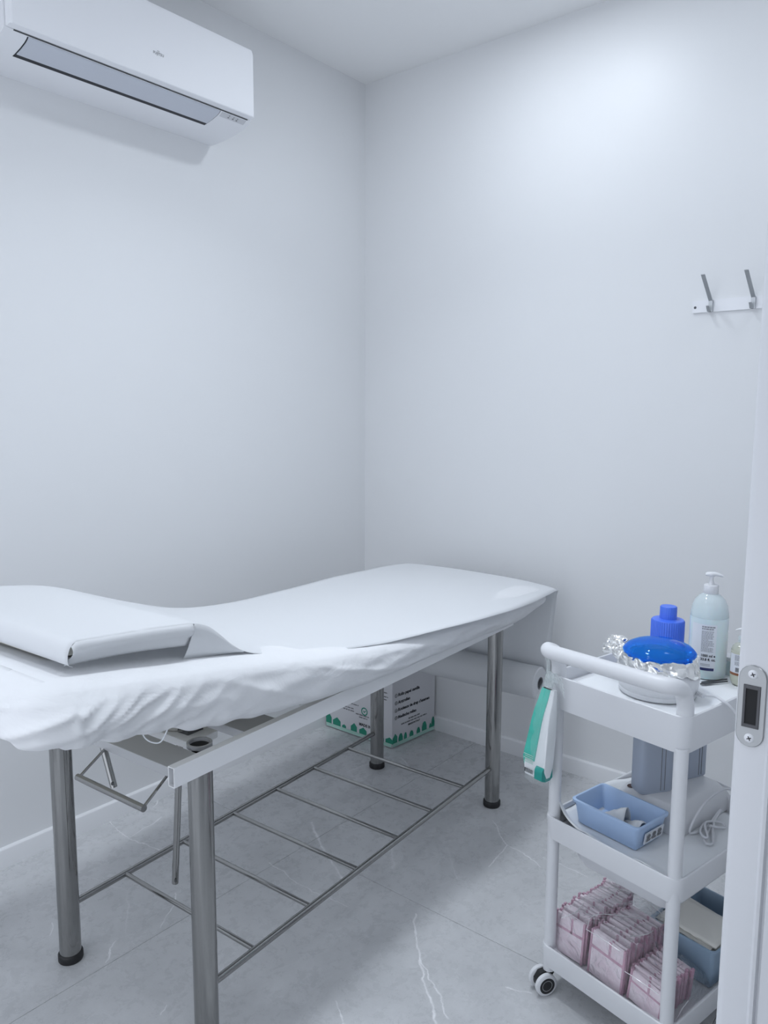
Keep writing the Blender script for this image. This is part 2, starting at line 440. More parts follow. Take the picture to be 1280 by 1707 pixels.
# ------------------------------------------------------------------ room shell
XR, YF, YB = -3.0, -2.033, -3.7
floor = struct('floor', box((XR-0.1, YB, -0.1), (0.1, 0.1, -0.009)), M_GROUT)
tile_me = {}
xs = [-3.0, -2.204, -1.004, 0.0]
ys = [-3.6, -3.01, -1.81, -0.61, 0.0]
for i in range(len(xs)-1):
    for j in range(len(ys)-1):
        sx, sy = round(xs[i+1]-xs[i]-.0012, 4), round(ys[j+1]-ys[j]-.0012, 4)
        if (sx, sy) not in tile_me:
            bm = box((-sx/2, -sy/2, -0.009), (sx/2, sy/2, 0), 0.0004, 1)
            me = bpy.data.meshes.new('floor_tile'); bm.to_mesh(me); bm.free(); me.materials.append(M_TILE)
            tile_me[(sx, sy)] = me
        t = bpy.data.objects.new('floor_tile', tile_me[(sx, sy)]); link(t, floor)
        t.location = ((xs[i]+xs[i+1])/2, (ys[j]+ys[j+1])/2, 0)
struct('ceiling', box((XR-0.1, YB, CEIL_Z), (0.1, 0.1, CEIL_Z+0.1)), M_CEIL)
struct('wall_left', box((XR-0.1, 0, 0), (0.1, 0.1, CEIL_Z)), M_WALL)
struct('wall_right', box((0, YB, 0), (0.1, 0, CEIL_Z)), M_WALL)
bm = box((XR-0.1, YB, 0), (XR, YF+.06, CEIL_Z)); add_box(bm, (XR-0.1, YF+.06, 2.55), (XR, 0, CEIL_Z)); add_box(bm, (XR-0.1, -.08, 0), (XR, 0, 2.55))
struct('wall_rear', bm, M_WALL)
bm = bmesh.new()                      # unseen opening frame added behind the bed head, admits world light as fill
for yy in (YF+.06, -1.02, -.12): add_box(bm, (XR-.07, yy, 0), (XR-.03, yy+.04, 2.55))
for zz in (0, 2.51): add_box(bm, (XR-.07, YF+.06, zz), (XR-.03, -.08, zz+.04))
struct('fill_light_opening', bm, M_DOOR)
struct('wall_corridor', box((XR, YB, 0), (0, YB+0.1, CEIL_Z)), M_WALL)
DX0, DX1, DH = -2.68, -1.765, 2.08
YW = -2.14
bm = box((DX1, YW, 0), (0, YF, CEIL_Z)); add_box(bm, (XR, YW, 0), (DX0, YF, CEIL_Z)); add_box(bm, (DX0, YW, DH), (DX1, YF, CEIL_Z))
struct('wall_front', bm, M_WALL)

def skirting(name, p0, p1, inward):
    """profile run from p0 to p1 along a wall; inward = unit vector into the room"""
    p0, p1, n = Vector(p0), Vector(p1), Vector(inward)
    prof = [(0, 0), (0.014, 0), (0.014, 0.0535), (0.0125, 0.0575), (0.009, 0.0595), (0, 0.0605)]
    bm = bmesh.new()
    add_loft(bm, [[p + n*a + Vector((0, 0, z)) for a, z in prof] for p in (p0, p1)])
    return struct(name, bm, M_BASE, None, 30)
skirting('baseboard_left', (XR, 0, 0), (0, 0, 0), (0, -1, 0))
skirting('baseboard_right', (0, YF, 0), (0, -0.012, 0), (-1, 0, 0))
skirting('baseboard_front', (DX1+.03, YF, 0), (-0.012, YF, 0), (0, 1, 0))

# door frame (we stand in the doorway): jamb with rounded inner edge, stop rib and strike plate
def jamb_profile(sign, xf):
    # polygon in (x,y); sign=+1: solid on +x side of the face x=xf
    p = [(0.0, -2.150), (0.0, -2.0665), (0.0035, -2.0655), (0.0035, -2.0635), (-0.0015, -2.0620), (-0.0018, -2.0590), (0.0010, -2.0562), (0.0010, -2.0335),
         (0.0022, -2.0295), (0.0055, -2.0265), (0.010, -2.0255), (0.055, -2.0255), (0.055, -2.031), (0.02, -2.031), (0.02, -2.150)]
    return [(xf + sign*a, y) for a, y in p]
XJ = -1.80
bm = bmesh.new()
for sg, xf in ((1, XJ), (-1, DX0+.035)):
    pr = jamb_profile(sg, xf)
    add_loft(bm, [[(x, y, z) for x, y in pr] for z in (0.0, DH)])
add_box(bm, (DX0+.02, -2.15, DH-.035), (XJ+.02, -2.0255, DH))
door = struct('door_1', bm, M_DOOR, None, 35)
SY, SZ = -2.0415, 1.0535
def stadium(cy, cz, wd, ht, n=10):
    r = wd/2; pts = []
    for k in range(n+1):
        a = PI*k/n; pts.append((cy + r*math.cos(a), cz + ht/2 - r + r*math.sin(a)))
    for k in range(n+1):
        a = PI + PI*k/n; pts.append((cy + r*math.cos(a), cz - ht/2 + r + r*math.sin(a)))
    return pts
bm = bmesh.new()
st = stadium(SY, SZ, 0.0255, 0.083)
add_loft(bm, [[(XJ+.0012, y, z) for y, z in st], [(XJ-.0004, y, z) for y, z in st], [(XJ-.0011, SY+(y-SY)*.95, SZ+(z-SZ)*.985) for y, z in st]])
plate = obj('strike_plate', bm, M_STRIKE, door)
bm = bmesh.new()
hw, hh = 0.0078, 0.0215
fr = [(-hw, -hh), (hw, -hh), (hw, hh), (-hw, hh)]
add_loft(bm, [[(XJ-.0013, SY+a*1.0, SZ+b) for a, b in fr], [(XJ-.0026, SY+a*.98, SZ+b*.99) for a, b in fr], [(XJ-.0026, SY+a*.70, SZ+b*.84) for a, b in fr], [(XJ-.0012, SY+a*.66, SZ+b*.82) for a, b in fr]], (False, False))
obj('latch_frame', bm, M_RECESS, plate)
obj('latch_pocket', box((XJ-.0015, SY-hw*.68, SZ-hh*.82), (XJ-.00125, SY+hw*.68, SZ+hh*.82)), M_DARK, plate)
for dz in (.0325, -.0325):
    bm = bmesh.new()
    add_lathe(bm, [(0, .0006), (.003, .0008), (.0042, .0004), (.0048, 0)], 20)
    bm.transform(Matrix.Translation((XJ-.0011, SY, SZ+dz)) @ Matrix.Rotation(-PI/2, 4, 'Y'))
    sc = obj('screw', bm, M_SATIN, plate)
    bm = bmesh.new()
    for a in (.4, .4+PI/2):
        add_box(bm, (-.0022, -.0005, .00075), (.0022, .0005, .00105), mat=Matrix.Rotation(a, 4, 'Z'))
    bm.transform(Matrix.Translation((XJ-.0011, SY, SZ+dz)) @ Matrix.Rotation(-PI/2, 4, 'Y'))
    obj('screw_slot', bm, M_RECESS, sc)

# recessed ceiling downlights (above the frame)
for k, (lx, ly, le) in enumerate(DOWNLIGHTS):
    t = thing('ceiling_light', ['round white recessed downlight nearest the hook wall and the bed foot', 'round white recessed downlight above the bed head', 'round white recessed downlight above the trolley', 'round white recessed downlight at the rear of the room'][k], 'downlight', (lx, ly, CEIL_Z))
    obj('trim_ring', lathe([(.083, 0), (.105, 0), (.105, -.004), (.100, -.008), (.088, -.008), (.083, -.004)], 40, close=True), M_PLASTIC, t)
    dm = bpy.data.materials.get('lit_diffuser')
    if dm is None:
        dm = mat('lit_diffuser', (.9, .9, .9), .5, **{'Emission Color': (*LIGHT_COL, 1), 'Emission Strength': 6.0})
    obj('diffuser', lathe([(0, -.006), (.083, -.006), (.083, -.002), (0, -.002)], 40), dm, t)

# ------------------------------------------------------------------ air conditioner
AX0, AX1 = -1.607, -0.815
ac = thing('air_conditioner', 'white split air conditioner mounted high on the left wall', 'air conditioner', ((AX0+AX1)/2, 0, 2.27))
AL = (AX1-AX0)/2
# side profile (y, z relative to 2.27): wall bottom, belly, lip, front, top
belly = [(-.0, -.023), (-.03, -.0235), (-.07, -.022), (-.105, -.0185), (-.138, -.0135), (-.165, -.008), (-.188, -.0015), (-.200, .004), (-.2085, .0105)]
back_prof = belly + [(-.2085, .215), (-.19, .235), (0, .235)]
bm = bmesh.new()
add_loft(bm, [[(x, y, z) for y, z in back_prof] for x in (-AL-.004, -AL+.004, AL-.006, AL)])
obj('body', bm, M_ACW, ac, 35)
bm = bmesh.new()
fp = [(-.2095, .0125), (-.2285, .0158), (-.2305, .0180), (-.2305, .205), (-.224, .220), (-.2095, .224)]
def fpl(x, s): return [(x, -.2095+(y+.2095)*s, .11+(z-.11)*(1-.03*(1-s))) for y, z in fp]
add_loft(bm, [fpl(-AL+.0, .2), fpl(-AL+.003, .8), fpl(-AL+.008, 1), fpl(AL-.008, 1), fpl(AL-.003, .8), fpl(AL, .2)])
obj('front_panel', bm, M_ACW, ac, 30)
bm = bmesh.new()
seam = [(-.2090, .0121), (-.2098, .0112), (-.2062, .0088), (-.2062, .0100)]
add_loft(bm, [[(x, y, z) for y, z in seam] for x in (-AL+.02, AL-.015)])
obj('panel_seam', bm, M_DARKST, ac)
# louver vane follows the belly, a dark gap behind it
def belly_pt(t, off):
    i = min(int(t*(len(belly)-1)), len(belly)-2); f = t*(len(belly)-1)-i
    a, b = Vector(belly[i]), Vector(belly[i+1]); p = a.lerp(b, f)
    n = Vector((-(b-a).y, (b-a).x)).normalized()
    if n.y > 0: n = -n
    return p + n*off
VX0, VX1 = -1.548-(AX0+AX1)/2, -0.940-(AX0+AX1)/2
def strip(x0, x1, t0, t1, off, n=12):
    bm = bmesh.new()
    outer = [belly_pt(t0+(t1-t0)*k/n, off) for k in range(n+1)]
    inner = [belly_pt(t0+(t1-t0)*k/n, -.002) for k in range(n, -1, -1)]
    add_loft(bm, [[(x, p.x, p.y) for p in outer+inner] for x in (x0, x1)])
    return bm
obj('outlet_gap', strip(VX0-.003, VX1+.003, .445, .955, .0006), M_ACD, ac, 30)
obj('louver', strip(VX0, VX1, .505, .955, .0022), M_ACG, ac, 30)
# indicator strip
obj('display_panel', strip(VX1+.010, AL-.018, .76, .95, .0008), M_PLASTIC2, ac, 30)
bm = bmesh.new()
for k, xx in enumerate((-.899, -.881, -.866)):
    p = belly_pt(.83, .0012); q = belly_pt(.90, .0012)
    for pp, rr in ((p, .0028), (q, .0018)):
        add_lathe(bm, [(0, -.0012), (rr, -.001), (rr, .0)], 10, (xx-(AX0+AX1)/2, pp.x, pp.y))
obj('indicator_lamp', bm, M_GREYINK, ac)['kind'] = 'stuff'
bm = bmesh.new()
LX = -1.197-(AX0+AX1)/2
add_text(bm, 'FUJITSU', .0105, frame((LX, -.2308, .083), (1, 0, 0), (0, 0, 1)), bold=.0002)
for cx in (.0158, .0196):   # the little loop over the J and I
    ring = [(LX+cx+.0021*math.cos(a), .0935+.0016*math.sin(a)) for a in [2*PI*k/14 for k in range(14)]]
    ring2 = [(LX+cx+.0015*math.cos(a), .0935+.0010*math.sin(a)) for a in [2*PI*k/14 for k in range(14)]]
    va = [bm.verts.new((x, -.2308, z)) for x, z in ring]; vb = [bm.verts.new((x, -.2308, z)) for x, z in ring2]
    for k in range(14): bm.faces.new((va[k], va[(k+1) % 14], vb[(k+1) % 14], vb[k]))
obj('brand_lettering', bm, M_GREYINK, ac, 0)

# ------------------------------------------------------------------ coat hook rail
hk = thing('coat_hook_rail', 'steel rail of angled coat hooks screwed to the right wall', 'coat hooks', (0, -1.386, 1.681))
bm = bmesh.new()
pl = [(y, z) for y, z in rrect(-.49, 0, -.019, .019, .004, 4)]
add_loft(bm, [[(-.0005, y, z) for y, z in pl], [(-.005, y, z) for y, z in pl]])
obj('rail', bm, M_SATIN, hk)
for k in range(4):
    yy = -.058 - .125*k
    bm = bmesh.new()
    hw = .006
    up = [(-.005, -.019), (-.013, -.019), (-.015, .014), (-.086, .085), (-.0845, .0865), (-.0125, .0165), (-.005, .0165)]
    add_loft(bm, [[(x, yy+s*hw+(.006 if x < -.08 else 0), z) for x, z in up] for s in (-1, 1)])
    lo_ = [(-.005, -.019), (-.020, -.019), (-.034, -.003), (-.0325, -.0018), (-.0190, -.0165), (-.005, -.0165)]
    add_loft(bm, [[(x, yy+.003+s*.0045, z) for x, z in lo_] for s in (-1, 1)])
    obj('hook', bm, M_HOOK, hk, 20)
bm = lathe([(0, .0025), (.003, .002), (.0042, 0)], 14)
bm.transform(Matrix.Translation((-.005, -.0085, -.002)) @ Matrix.Rotation(-PI/2, 4, 'Y'))
obj('screw', bm, M_TOOL, hk)

# ------------------------------------------------------------------ massage bed
BED_O, BED_R = Vector((-1.733, -0.525, 0)), math.radians(3.3)
bed = thing('treatment_bed', 'steel framed massage bed with raised head section and ladder shelf below', 'massage bed', BED_O, BED_R)
LEGS = [(0.012, 0.004), (1.30, 0.014), (1.30, -0.478), (0.026, -0.478)]
for (lu, lv) in LEGS:
    bm = lathe([(.0235, .655), (.0255, .655), (.0255, .019), (.0235, .019)], 32, (lu, lv, 0), close=True)
    lg = obj('leg', bm, M_STEEL, bed)
    obj('rubber_foot', lathe([(0, 0), (.028, 0), (.0295, .003), (.0295, .017), (.028, .020), (.0258, .021), (0, .021)], 32, (lu, lv, 0)), M_RUBBER, lg)
def rect_tube(u0, u1, v0, v1, z0, z1, t=.0018):
    bm = bmesh.new()
    o = [(v0, z0), (v1, z0), (v1, z1), (v0, z1)]; i = [(v0+t, z0+t), (v1-t, z0+t), (v1-t, z1-t), (v0+t, z1-t)]
    add_loft(bm, [[(u0, a, b) for a, b in o], [(u1, a, b) for a, b in o], [(u1, a, b) for a, b in i], [(u0, a, b) for a, b in i], [(u0, a, b) for a, b in o]], (False, False))
    return bm
obj('side_rail', rect_tube(-.073, 1.342, -.522, -.5045, .636, .676), M_RAIL, bed, 20)
obj('side_rail', rect_tube(-.073, 1.342, .036, .0535, .636, .676), M_RAIL, bed, 20)
obj('cross_plate', box((-.066, -.504, .648), (.008, .036, .668), .001, 1), M_PLATE, bed)
obj('cross_plate', box((1.262, -.504, .648), (1.336, .036, .668), .001, 1), M_PLATE, bed)
obj('cross_plate', box((.150, -.504, .640), (.245, .036, .660), .001, 1), M_PLATE, bed)
bm = box((.040, -.430, .646), (.118, -.02, .662), .001, 1)
obj('hinge_board', bm, M_BOARD, bed)
obj('seat_board', box((.30, -.503, .676), (1.45, .035, .690), .002, 1), M_BOARD, bed)
# leg collar seen from above
bm = lathe([(.0205, .664), (.0262, .664), (.0262, .672), (.0215, .6725)], 32, (.040, -.462, 0), close=True)
bmesh.ops.create_circle(bm, cap_ends=True, segments=24, radius=.021, matrix=Matrix.Translation((.040, -.462, .6645)))
lc = obj('leg_collar', bm, [M_PLATE], bed)
obj('collar_hole', lathe([(0, .6655), (.0205, .6655), (.0205, .665), (0, .665)], 24, (.040, -.462, 0)), M_DARK, lc)
# latch of the head section
bm = box((.062, -.400, .655), (.105, -.365, .705), .002, 1, Matrix.Rotation(.0, 4, 'Z'))
add_tube(bm, [(.085, -.42, .70), (.085, -.385, .712), (.09, -.35, .70)], .008, 10)
add_tube(bm, [(.10, -.43, .695), (.11, -.405, .70), (.105, -.38, .71)], .006, 10)
lt = obj('latch', bm, M_DARKST, bed)
obj('spring_clip', tube(smooth_path([(.085, -.345, .715), (.045, -.335, .675), (.045, -.36, .668), (.075, -.395, .668)], 6), .0014, 6), M_STEEL, lt)
# struts
for (p, q) in (((-.004, -.185, .632), (.0, -.222, .519)), ((.1, -.328, .64), (.1, -.294, .268))):
    p, q = Vector(p), Vector(q)
    st = obj('strut', tube([p, q], .0075, 14), M_STEEL, bed)
    d = (q-p).normalized()
    bm = tube([q-d*.012+Vector((-.006, -.009, 0)), q-d*.012+Vector((.006, .009, 0))], .0035, 10)
    obj('bolt', bm, M_DARKST, st)
# roll bail at the head end
obj('bail_wire', tube([(-.056, -.287, .650), (-.15, -.331, .633)], .0028, 8), M_STEEL, bed)
obj('bail_wire', tube([(-.056, -.484, .648), (-.15, -.529, .633)], .0028, 8), M_STEEL, bed)
obj('bail_bar', tube([(-.15, -.327, .633), (-.15, -.533, .633)], .0065, 14), M_STEEL, bed)
# ladder shelf
SHZ = .140
obj('shelf_rail', tube([(.012, .004, SHZ), (1.30, .014, SHZ)], .0085, 14), M_STEEL, bed)
obj('shelf_rail', tube([(.026, -.478, SHZ), (1.30, -.478, SHZ)], .0085, 14), M_STEEL, bed)
for uu in (.176, .366, .557, .744, .928, 1.118):
    obj('shelf_rung', tube([(uu, .008, SHZ), (uu-.006, -.478, SHZ)], .006, 12), M_STEEL, bed)
# roll holder at the foot end
RU, RZ = 1.505, .392
for vv in (-.40, -.06):
    pass
obj('roll_holder', tube(smooth_path([(1.335, .0445, .64), (1.42, .0445, .60), (1.49, .0445, .45), (RU, .0445, RZ), (RU, -.02, RZ), (RU, -.25, RZ), (RU, -.545, RZ)], 6), .007, 10), M_STEEL, bed)

# mattress profile tables (along u)
ZT = [(-.40, .925), (-.31, .910), (.065, .850), (.30, .803), (.45, .780), (.62, .764), (.85, .757), (1.40, .752), (1.55, .738)]
ZB = [(-.40, .836), (-.345, .832), (-.30, .812), (-.22, .799), (-.16, .779), (.03, .736), (.26, .709), (.53, .691), (.81, .686), (1.25, .668), (1.36, .672), (1.44, .688), (1.55, .70)]
U0, U1, V0, V1 = -.36, 1.50, -.575, .10
def zt(u): return sinterp(u, ZT, .12)
def zb(u): return sinterp(u, ZB, .05)
bm = bmesh.new()
def mloop(inset, fz):
    return [(u, v, fz(u)) for u, v in rrect(U0+.015+inset, U1-.015-inset, V0+.015+inset, V1-.015-inset, .04, 5)]
NU = 24
def mat_ring(ins, fz):
    a0, a1, b0, b1 = U0+.015+ins, U1-.015-ins, V0+.015+ins, V1-.015-ins
    pts = []
    for k in range(NU): pts.append((a0+(a1-a0)*k/NU, b0))
    for k in range(8): pts.append((a1, b0+(b1-b0)*k/8))
    for k in range(NU): pts.append((a1-(a1-a0)*k/NU, b1))
    for k in range(8): pts.append((a0, b1-(b1-b0)*k/8))
    return [(u, v, fz(u)) for u, v in pts]
zmb = lambda u: max(.692, zt(u)-.068) if u > .25 else zt(u)-.075
R = add_loft(bm, [mat_ring(.012, lambda u: zmb(u)), mat_ring(0, lambda u: zmb(u)+.012), mat_ring(0, lambda u: zt(u)-.02), mat_ring(.012, lambda u: zt(u)-.008)], (False, False))
for ring in (R[0], R[-1]):
    n = NU
    for k in range(n):
        pass
# caps as strips between the two long sides
def cap_strip(ring):
    n1 = NU; side = 8
    near = ring[:n1+1]; far = ring[n1+side:2*n1+side+1][::-1]
    for k in range(n1):
        bm.faces.new((near[k], near[k+1], far[k+1], far[k]))
cap_strip(R[0]); cap_strip(R[-1])
bmesh.ops.remove_doubles(bm, verts=bm.verts[:], dist=1e-5)
obj('mattress', bm, M_VINYL, bed)

# ------------------------------------------------------------------ fitted sheet
def perimeter(step=.0042):
    """points (u, v, nu, nv, s) round the mattress outline"""
    r = .055; out = []; s = 0
    def seg(p, q, n):
        nonlocal s
        L = (Vector(q)-Vector(p)).length; k = max(2, int(L/step))
        for i in range(k):
            t = i/k; out.append((p[0]+(q[0]-p[0])*t, p[1]+(q[1]-p[1])*t, n[0], n[1], s+L*t))
        s += L
    def arc(cu, cv, a0):
        nonlocal s
        k = 22
        for i in range(k):
            a = a0+PI/2*i/k
            out.append((cu+r*math.cos(a), cv+r*math.sin(a), math.cos(a), math.sin(a), s+r*PI/2*i/k))
        s += r*PI/2
    seg((U0+r, V0), (U1-r, V0), (0, -1)); arc(U1-r, V0+r, -PI/2)
    seg((U1, V0+r), (U1, V1-r), (1, 0)); arc(U1-r, V1-r, 0)
    seg((U1-r, V1), (U0+r, V1), (0, 1)); arc(U0+r, V1-r, PI/2)
    seg((U0, V1-r), (U0, V0+r), (-1, 0)); arc(U0+r, V0+r, PI)
    return out
PER = perimeter()
bm = bmesh.new()
rows = []
# (inset, height fraction from top) for the upper rounded edge, then the side
top_rows = [(.048, .002), (.035, .0), (.018, -.003), (.008, -.008), (.002, -.015)]
NS = 20
cu, cv = (U0+U1)/2, (V0+V1)/2
ph = [random.uniform(0, 6.28) for _ in range(8)]
def corner_w(u, v):
    """1 near the head corner on the camera side"""
    return math.exp(-((u-U0-.03)**2+(v-V0)**2)/.012)
def folds(s, wv, u, v):
    head = sstep(.12, -.20, u)
    g = (math.sin(55*s+ph[0]+2*math.sin(9*s)) + .7*math.sin(97*s+ph[1]+3*nz(s*6, 2)) + .5*math.sin(151*s+ph[2]))/2.2
    a = (.0012 + .0042*head)*wv**1.2
    long_ = nz(s*2.6+wv*1.3, wv*2.2, 3.1)*.010*math.sin(PI*min(1, wv*.95))
    diag = math.sin(2*PI*(s*4.2+wv*1.1)+2*nz(s*3, wv*2))*.0022*math.sin(PI*wv)
    rg = (1-min(1, 2.2*abs(nz(s*15+wv*2.4, wv*1.2, 5))))**2 - .3
    rg2 = (1-min(1, 2.2*abs(nz(s*3.4-wv*1.2, wv*.6, 9))))**2 - .3
    env = math.sin(PI*min(1, .08+wv*.92))
    return g*a + long_*.6 + diag + .0115*head*rg*env + .0055*(1-head)*rg2*env
for (ins, dz) in top_rows:
    ring = []
    for (u, v, nu, nv, s) in PER:
        uu, vv = u-nu*ins, v-nv*ins
        ring.append(bm.verts.new((uu, vv, zt(uu)+dz+.0015*nz(uu*9, vv*9, 1))))
    rows.append(ring)
for j in range(1, NS+1):
    wv = j/NS
    ring = []
    for (u, v, nu, nv, s) in PER:
        cw = corner_w(u, v)
        z1 = zt(u)-.015
        hd = sstep(.2, -.1, u)
        z0 = zb(u) - .014*cw + (.0008+.0030*hd)*math.sin(38*s+ph[3]) + (.0005+.0025*hd)*math.sin(81*s+ph[4])
        if nu < -.99: z0 += .030*sstep(V0+.04, V0+.20, v)
        out = folds(s, wv, u, v) + .010*math.sin(PI*min(1, wv*1.05)) + .022*cw*math.sin(PI*wv)
        tuck = -.024*sstep(.84, 1.0, wv)*(.25+.75*sstep(.5, -.2, u)) - .004*wv
        off = out+tuck
        ring.append(bm.verts.new((u+nu*off, v+nv*off, z1+(z0-z1)*wv)))
    rows.append(ring)
n = len(PER)
for a, b in zip(rows, rows[1:]):
    for k in range(n):
        bm.faces.new((a[k], a[(k+1) % n], b[(k+1) % n], b[k]))
top = rows[0]
inear = [k for k, p in enumerate(PER) if p[3] == -1]; ifar = [k for k, p in enumerate(PER) if p[3] == 1][::-1]
for k in range(len(inear)-1):
    bm.faces.new((top[inear[k]], top[inear[k+1]], top[ifar[k+1]], top[ifar[k]]))
e1_ = [top[k] for k in range(inear[-1], ifar[-1]+1)]
e0_ = [top[k] for k in range(ifar[0], n)] + [top[inear[0]]]
for lp_ in (e1_, e0_):
    h = len(lp_)//2
    for k in range(h-1 if len(lp_) % 2 == 0 else h):
        a_, b_, c_, d_ = lp_[k], lp_[k+1], lp_[-2-k], lp_[-1-k]
        vs_ = []
        for x in (a_, b_, c_, d_):
            if x not in vs_: vs_.append(x)
        if len(vs_) >= 3: bm.faces.new(vs_)
sh = obj('fitted_sheet', bm, M_SHEET, None, 180)
tag(sh, 'white stretch fitted sheet gathered under the edges of the massage bed', 'bed sheet', loc=BED_O, rz=BED_R)
solidify(sh, .0012)
# loose elastic loop
obj('elastic_cord', tube(smooth_path([(-.135, -.505, .795), (-.13, -.515, .755), (-.115, -.535, .745), (-.105, -.545, .765), (-.10, -.55, .79)], 6), .0013, 6), M_LABEL, sh)

# ------------------------------------------------------------------ pillow and couch paper
PN_V = [(-.27, -.500), (.14, -.499), (.239, -.506), (.352, -.530), (.551, -.557), (.773, -.595), (.935, -.613), (1.139, -.620), (1.301, -.612), (1.42, -.602), (1.56, -.590)]
PN_Z = [(-.27, .962), (-.23, .958), (-.10, .947), (-.02, .938), (.02, .932), (.05, .915), (.085, .882), (.115, .856), (.15, .838), (.239, .813), (.352, .794), (.551, .771), (.773, .765), (.935, .757), (1.139, .745), (1.301, .735), (1.45, .731), (1.56, .730)]
PF_V = [(-.27, .065), (1.6, .075)]
PF_Z = [(-.27, .968), (-.20, .962), (-.08, .947), (.04, .928), (.12, .896), (.25, .845), (.40, .795), (.52, .776), (.66, .766), (.88, .763), (1.15, .762), (1.45, .752), (1.62, .735)]
def paper_pt(u, t, skew=0.0):
    vn, vf = sinterp(u, PN_V, .04), sinterp(u, PF_V, .04)
    zn, zf = sinterp(u, PN_Z, .02), sinterp(u, PF_Z, .05)
    e = t
    # in the valley the near edge lifts while the far part already lies on the mattress
    z = zn + (zf-zn)*e
    if u > .3:
        mid = zt(u)+.0085
        k = math.sin(PI*t)**.5 if 0 < t < 1 else 0
        z = z*(1-k) + max(mid, min(zn, zf))*k
        # overhanging near strip curls down
        ov = max(0, V0+.01-(vn+(vf-vn)*t))
    return Vector((u, vn+(vf-vn)*t, z))
bm = bmesh.new()
NT = 34
rows = []
def addrow(pts): rows.append([bm.verts.new(p) for p in pts])
# from the roll up the foot end
hang = [(0.0, RU+.0585, RZ+.005), (.15, RU+.060, RZ+.05), (.4, RU+.066, RZ+.13), (.65, RU+.073, RZ+.21), (.85, RU+.080, RZ+.285), (.95, RU+.082, RZ+.318)]
END_N, END_F = 1.545, 1.605
for (k, uu, zz) in hang:
    row = []
    for j in range(NT+1):
        t = j/NT
        shift = (END_N+(END_F-END_N)*t - 1.587)*k
        row.append(Vector((uu+shift, -.552+(.065+.552)*t - .036*k*(1-t), zz)))
    addrow(row)
NUU = 110
for i in range(NUU+1):
    f = i/NUU
    row = []
    for j in range(NT+1):
        t = j/NT
        ue = END_N+(END_F-END_N)*t
        u = ue + (-.245-ue)*f
        p = paper_pt(u, t)
        if f < .02: p.z -= .004*(1-f/.02)
        p.z += .0012*nz(u*5, t*3, 7)
        row.append(p)
    addrow(row)
# rounded front edge over the head end of the pillow
for (du, dz) in ((-.008, -.003), (-.014, -.010), (-.018, -.020), (-.019, -.030), (-.017, -.038), (-.010, -.042)):
    row = []
    for j in range(NT+1):
        t = j/NT; p = paper_pt(-.245, t); row.append(p+Vector((du, 0, dz)))
    addrow(row)
for a, b in zip(rows, rows[1:]):
    for j in range(NT): bm.faces.new((a[j], a[j+1], b[j+1], b[j]))
# near side flap hanging over the edge of the pillow
flap = []
for i in range(30):
    f = i/29; u = -.256+.256*f
    base = paper_pt(max(u, -.245), 0)
    if u < -.245:
        k = (u+.245)/-.017; base = base+Vector((-.017*k, 0, -.016*k*k))
    zbot = .914 + (.890-.914)*f + .004*math.sin(PI*f)
    drop = base.z-zbot
    col = []
    for k in range(9):
        q = k/8
        col.append(bm.verts.new(base+Vector((-.004*q*f, -.007*math.sin(PI*min(q*1.6, 1)) + .026*q*q*(1-.5*f), -drop*q))))
    flap.append(col)
for a, b in zip(flap, flap[1:]):
    for k in range(8): bm.faces.new((a[k], b[k], b[k+1], a[k+1]))
# thin veil of paper between the lifted edge and the mattress
veil = []
for i in range(22):
    f = i/21; u = .004+.128*f; base = paper_pt(u, 0)
    zb_ = min(base.z-.001, zt(u)+.006)
    veil.append([bm.verts.new(Vector((u-.020*(q/6)*(1-f), base.y-.004*math.sin(PI*q/6)+.012*q/6, base.z+(zb_-base.z)*q/6))) for q in range(7)])
for a, b in zip(veil, veil[1:]):
    for k in range(6): bm.faces.new((a[k], b[k], b[k+1], a[k+1]))
bmesh.ops.remove_doubles(bm, verts=bm.verts[:], dist=.0004)
pp = obj('couch_paper', bm, M_PAPER, None, 50)
tag(pp, 'white disposable paper running the length of the bed and up over the pillow', 'paper sheet', loc=BED_O, rz=BED_R)
solidify(pp, .0006)
# pillow under the paper
bm = bmesh.new()
def pil(i, j, top):
    u = -.236+.20*i; v = -.385+.41*j
    ex = (1-abs(2*i-1)**4)*(1-abs(2*j-1)**4)
    lo_ = zt(u)+.004
    if not top: return Vector((u, v, lo_+.004*(1-ex)))
    hi_ = paper_pt(u, (v+.50)/.565).z-.006
    return Vector((u, v, lo_+.012+(hi_-lo_-.014)*(ex**.45)))
Va = grid(bm, 16, 24, lambda i, j: pil(i, j, True)); Vb = grid(bm, 16, 24, lambda i, j: pil(i, j, False))
for i in range(15):
    bm.faces.new((Va[i][0], Va[i+1][0], Vb[i+1][0], Vb[i][0])); bm.faces.new((Va[i][-1], Va[i+1][-1], Vb[i+1][-1], Vb[i][-1]))
for j in range(23):
    bm.faces.new((Va[0][j], Va[0][j+1], Vb[0][j+1], Vb[0][j])); bm.faces.new((Va[-1][j], Va[-1][j+1], Vb[-1][j+1], Vb[-1][j]))
tag(obj('pillow', bm, M_VINYL, None, 60), 'cream head pillow mostly hidden under the white paper', 'pillow', loc=BED_O, rz=BED_R)
# paper roll
roll = thing('paper_roll', 'large white paper roll hanging at the foot end of the bed', 'paper roll', BED_O + Matrix.Rotation(BED_R, 3, 'Z') @ Vector((RU, -.552, RZ)), BED_R)
bm = lathe([(.022, 0), (.054, 0), (.058, .004), (.058, .614), (.054, .618), (.022, .618)], 48, close=True)
bm.transform(Matrix.Rotation(-PI/2, 4, 'X'))
obj('paper_winding', bm, M_PAPER, roll)
bm = lathe([(.019, -.001), (.0222, -.001), (.0222, .619), (.019, .619)], 32, close=True)
bm.transform(Matrix.Rotation(-PI/2, 4, 'X'))
cc = obj('core', bm, M_GREYINK, roll)

